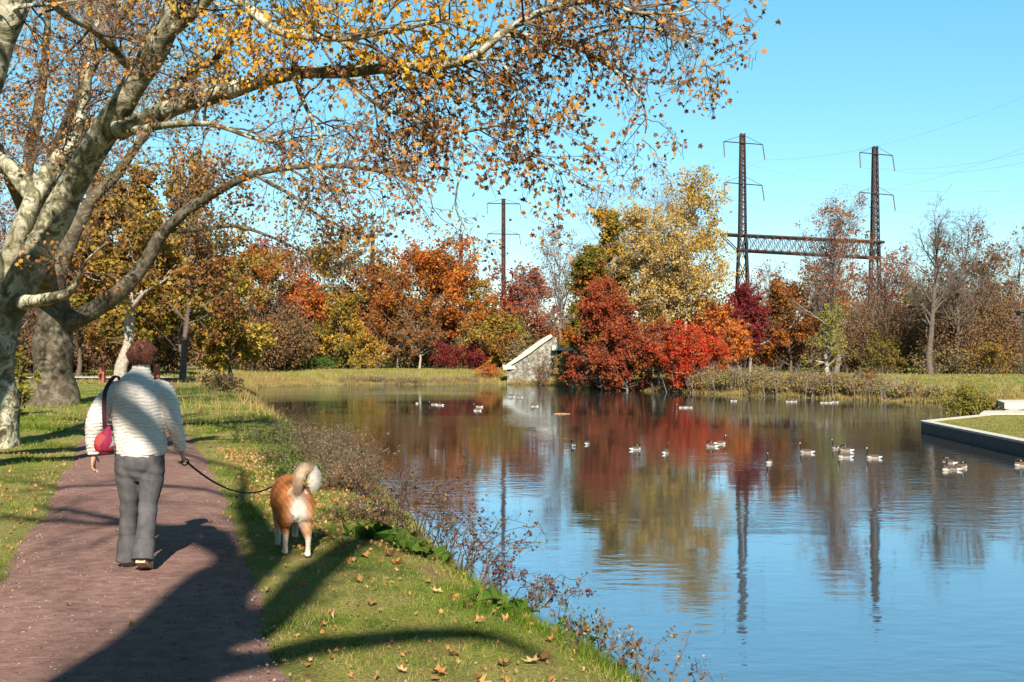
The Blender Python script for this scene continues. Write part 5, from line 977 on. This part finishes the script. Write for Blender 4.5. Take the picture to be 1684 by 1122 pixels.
def dogcol(c):
    x, y, z = c.T; n = len(c); base = np.tile([.58, .21, .05], (n, 1)).astype(float); dk = np.array([.32, .09, .02]); wh = np.array([.88, .82, .72]); tan = np.array([.55, .30, .14])
    f = np.clip((z - .44) / .1, 0, 1)[:, None]; base = base * (1 - .35 * f) + dk * .35 * f
    dt = np.linalg.norm(c[:, None] - tp[None], axis=2); kt = dt.argmin(1); ont = (dt.min(1) < .075) & (z > .5) & (y < -.28)
    ont |= (dt.min(1) < .085) & (x > .1) & (y < -.26) & (z > .5)
    br = np.exp(-((x - .012) / .055) ** 2 - ((z - .37) / .12) ** 2) * (y < -.2) * 1.6; lo = .8 * np.clip((.2 - z) / .06, 0, 1); br = np.clip(np.maximum(br, lo) + .08 * np.sin(x * 150 + z * 90), 0, 1)[:, None]
    rt = (np.clip((x - .0) / .08, 0, 1) * np.clip((.42 - z) / .08, 0, 1) * (y < -.15) * .75)[:, None]
    base = base * (1 - rt) + tan * rt; base = base * (1 - br) + wh * br
    bel = (np.clip((.33 - z) / .06, 0, 1) * (y > -.2) * .6)[:, None]; base = base * (1 - bel) + np.array([.6, .5, .42]) * bel
    hk = kt / 29.
    tc = np.where(hk[:, None] < .62, np.array([.80, .58, .40]) * (1 - .3 * (hk[:, None] > .5)), wh)
    mz = np.where(hk[:, None] < .3, np.array([.72, .5, .33]), tc)
    base = np.where(ont[:, None], mz, base)
    col = ((y > .36) & (z < .5))[:, None]; base = np.where(col, wh, base)
    return base
dogm = attrmat('dog_coat', .85, 120, .004)
dob = fuse(b, 'body', dogm, .008, 3, dg_, color=dogcol)
# fur strands
vs = np.zeros(len(dob.data.vertices) * 3, np.float32); dob.data.vertices.foreach_get('co', vs); vs = vs.reshape(-1, 3).astype(float); ns = np.zeros(len(vs) * 3, np.float32); dob.data.vertices.foreach_get('normal', ns); ns = ns.reshape(-1, 3)
ontail = (np.linalg.norm(vs[:, None] - tp[None], axis=2).min(1) < .085) & (vs[:, 1] < -.28) & (vs[:, 2] > .5)
body_i = np.where((vs[:, 2] > .1))[0]; tail_i = np.where(ontail)[0]; idx = np.concatenate([RNG.choice(body_i, 22000), RNG.choice(tail_i, 3000)]); n = len(idx)
L = np.where(np.arange(n) < 22000, np.clip((vs[idx, 2] - .1) * .10, .004, .013), .014) * RNG.uniform(.6, 1.3, n); dirn = unit(ns[idx] * .35 + np.array([0, -.55, -.55]) + RNG.normal(size=(n, 3)) * .25)
dirn[22000:] = unit(ns[idx[22000:]] * .6 + np.array([0, 0, -.35]) + RNG.normal(size=(n - 22000, 3)) * .3)
sd2 = unit(np.cross(dirn, RNG.normal(size=(n, 3)))); w = .0016
V = np.stack([vs[idx] - sd2 * w, vs[idx] + sd2 * w, vs[idx] + dirn * L[:, None]], 1).reshape(-1, 3); fm = MB().add(V, np.arange(3 * n).reshape(n, 3)); fo = fm.build('fur', dogm, None, (0, 0, 0)); fo.parent = dg_
ca = fo.data.attributes.new('Col', 'FLOAT_COLOR', 'POINT'); cc = np.repeat(dogcol(vs[idx]) * RNG.uniform(.88, 1.1, (n, 1)), 3, 0); ca.data.foreach_set('color', np.c_[np.clip(cc, 0, .9), np.ones(3 * n)].astype(np.float32).ravel())
for s in (-1, 1):
    e = MB(); ct(e, [(s * .042, .635, .445, .009), (s * .046, .64, .445, .008)], 4, s=8); e.build('eye', simple('dark_eye', (.02, .015, .01), .2), dg_, (0, 0, 0))
e = MB(); ct(e, [(0, .765, .38, .016), (0, .78, .38, .012)], 4, s=8); e.build('nose', simple('dog_nose', (.02, .02, .02), .4), dg_, (0, 0, 0))
e = MB(); th = np.linspace(0, 2 * math.pi, 25); tubes(e, np.stack([.108 * np.cos(th), .385 + 0 * th, .44 + .118 * np.sin(th)], -1), np.full(25, .012), 8); e.build('collar', simple('collar_black', (.02, .02, .025), .5), dg_, (0, 0, 0))
# leash
hand = wpt(.325, .13, .775); c, s = math.cos(DR), math.sin(DR); cl = (-.11, .385, .49); cw = np.array([DX + cl[0] * c - cl[1] * s, DY + cl[0] * s + cl[1] * c, dg_.location.z + cl[2]])
t = np.linspace(0, 1, 30)[:, None]; lp = hand + (cw - hand) * t; lp[:, 2] -= (.11 * 4 * t * (1 - t))[:, 0] * (1 + .25 * t[:, 0])
ls = thing('leash', hand, 'dark blue dog lead sagging from the walker\'s right hand to the dog', 'leash')
lb = MB(); tubes(lb, lp, np.full(30, .013), 8, ry=np.full(30, .006), cap=True); lb.build('strap', simple('navy_webbing', (.015, .03, .045), .6), ls)
lb = MB(); th = np.linspace(0, 2 * math.pi, 21); tubes(lb, hand + np.stack([.018 * np.sin(th) - .015, .03 * np.sin(th), .024 * np.cos(th) + .0], -1), np.full(21, .0055), 8); lb.build('handle', simple('navy_handle', (.02, .02, .03), .6), ls)

# --- geese
def goose_mesh(pose):
    b = MB(); ct(b, [(0, -.33, .075, .02, .02), (0, -.26, .07, .055, .05), (0, -.12, .05, .105, .085), (0, .04, .045, .12, .095), (0, .18, .045, .095, .085), (0, .25, .06, .05, .055)], 20, s=16)
    if pose == 'up': nk = [(0, .2, .08, .055), (0, .25, .16, .036), (0, .245, .24, .027), (0, .25, .31, .026), (0, .275, .345, .032), (0, .315, .345, .026), (0, .355, .335, .014), (0, .385, .33, .008)]
    elif pose == 'fwd': nk = [(0, .2, .08, .055), (0, .28, .13, .036), (0, .34, .18, .028), (0, .40, .215, .028), (0, .43, .22, .032), (0, .47, .215, .024), (0, .51, .205, .013), (0, .535, .2, .008)]
    else: nk = [(0, .2, .08, .05), (0, .25, .14, .036), (0, .2, .2, .028), (0, .12, .21, .03), (.03, .05, .19, .032), (.04, -.01, .17, .02), (.04, -.05, .16, .01)]
    ct(b, nk, 22, s=10)
    nka = np.array(nk)[:, :3]
    def col(c):
        x, y, z = c.T; o = np.tile([.085, .06, .045], (len(c), 1)); o[(z < .05) & (y > -.3)] = (.34, .29, .23); o[(z < .08) & (y > .12)] = (.45, .4, .34); o[(y < -.19) & (z < .08)] = (.85, .83, .8); o[(y < -.2) & (z >= .08)] = (.03, .028, .028)
        dn = np.linalg.norm(c[:, None] - nka[None, 1:], axis=2).min(1); nc = (dn < .055) & (z > .115 if pose != 'tuck' else z > .13); o[nc] = (.018, .017, .017)
        hd = np.linalg.norm(c - (nka[4] + np.array([0, .005, -.012])), axis=1); o[(hd < .034) & (np.abs(x - nka[4][0]) > .012)] = (.85, .83, .8); return o
    return fuse(b, 'goose', gm, .011, 2, 'mesh', color=col)
gm = attrmat('goose_plumage', .75, None)
GM = {k: goose_mesh(k) for k in ('up', 'fwd', 'tuck')}
G = [(687, 664, 150, 'tuck', 'white looking goose farthest left on the water'), (714, 666, 70, 'fwd', 'goose swimming second from the left, paired on its right'), (724, 667, 80, 'tuck', 'goose close on the right of the second goose from the left'),
     (788, 670, 85, 'fwd', 'goose in a tight pair ahead of the left wake, the farther one'), (785, 676, 95, 'tuck', 'goose in a tight pair ahead of the left wake, the nearer one'), (842, 653, 90, 'tuck', 'goose near the stone wall\'s reflection, left of a pair'), (855, 654, 80, 'up', 'goose near the stone wall\'s reflection, right of a pair'),
     (879, 669, 90, 'tuck', 'single dark goose below the stone wall'), (1122, 671, 90, 'fwd', 'goose under the scarlet bush, left of a pair'), (1132, 671, 95, 'tuck', 'goose under the scarlet bush, right of a pair'), (1207, 660, -90, 'tuck', 'lone distant goose right of the scarlet bush'),
     (1297, 661, 90, 'tuck', 'distant goose below the russet tree, left of a pair'), (1305, 661, 90, 'fwd', 'distant goose below the russet tree, right of a pair'), (1354, 663, 90, 'tuck', 'distant goose below the grey green trunk, leftmost of three'), (1362, 663, 80, 'fwd', 'distant goose below the grey green trunk, middle of three'), (1373, 662, 85, 'tuck', 'distant goose below the grey green trunk, rightmost of three'),
     (942, 734, 10, 'tuck', 'goose seen from behind, left one of the middle pair'), (965, 731, -20, 'tuck', 'goose seen from behind, right one of the middle pair'), (1045, 740, -60, 'tuck', 'goose alone between the middle pair and the red reflection'), (1094, 746, -30, 'up', 'goose in the red reflection with a bright white rear'),
     (1171, 735, 60, 'tuck', 'crouched goose left of the goose with raised neck'), (1184, 731, -75, 'up', 'goose with raised neck swimming right beside the crouched one'), (1265, 762, 150, 'up', 'goose facing the camera on the blue water, alone'), (1327, 745, 70, 'up', 'brown goose alone left of the group of three'),
     (1379, 739, 60, 'up', 'goose at the back left of the group of three'), (1392, 742, 60, 'tuck', 'goose at the back right of the group of three'), (1390, 753, 85, 'up', 'goose in front of the group of three, facing left'), (1437, 754, 85, 'up', 'goose facing left alone right of the group of three'),
     (1561, 763, 45, 'tuck', 'back goose of the right hand cluster'), (1557, 774, 130, 'tuck', 'front left goose of the right hand cluster'), (1568, 773, 40, 'up', 'upright brown goose in the middle of the right hand cluster'), (1580, 770, -70, 'tuck', 'right goose of the right hand cluster'), (1681, 767, 80, 'tuck', 'goose cut by the right edge below the lawn wall')]
for px, py, a, pose, lab in G:
    d = (CAMZ - WZ) * F / (py - HZ); o = bpy.data.objects.new('goose', GM[pose]); SC.collection.objects.link(o); o.location = ((px - 842) / F * d, d, WZ - .01); o.rotation_euler = (0, 0, math.radians(a)); o.scale = (.86, .86, 1.1)
    props(o, lab, 'goose', 'geese swimming on the pond')
for k, px in enumerate((663, 680, 692, 702)):
    x = (px - 842) / F * 143.5; o = bpy.data.objects.new('goose', GM['tuck']); SC.collection.objects.link(o); o.location = (x, 143.5, float(ground(x, 143.5)) + .05); o.rotation_euler = (0, 0, 1.4 + k * .4)
    props(o, 'white speck of a goose resting on the far bank grass at the waterline', 'goose', 'geese resting on the far bank')
d = (CAMZ - WZ) * F / (681 - HZ); fb = MB(); tubes(fb, spline([(*(P(911, 681, d)), .035), (*(P(925, 680.5, d)), .05), (*(P(938, 681, d)), .03)], 8)[:, :3], np.array([.03, .05, .05, .05, .05, .04, .03, .02]), 6, cap=True)
props(fb.build('floating_branch', simple('wet_wood', (.35, .16, .07), .6)), 'thin orange brown branch floating in mid pond', 'branch')
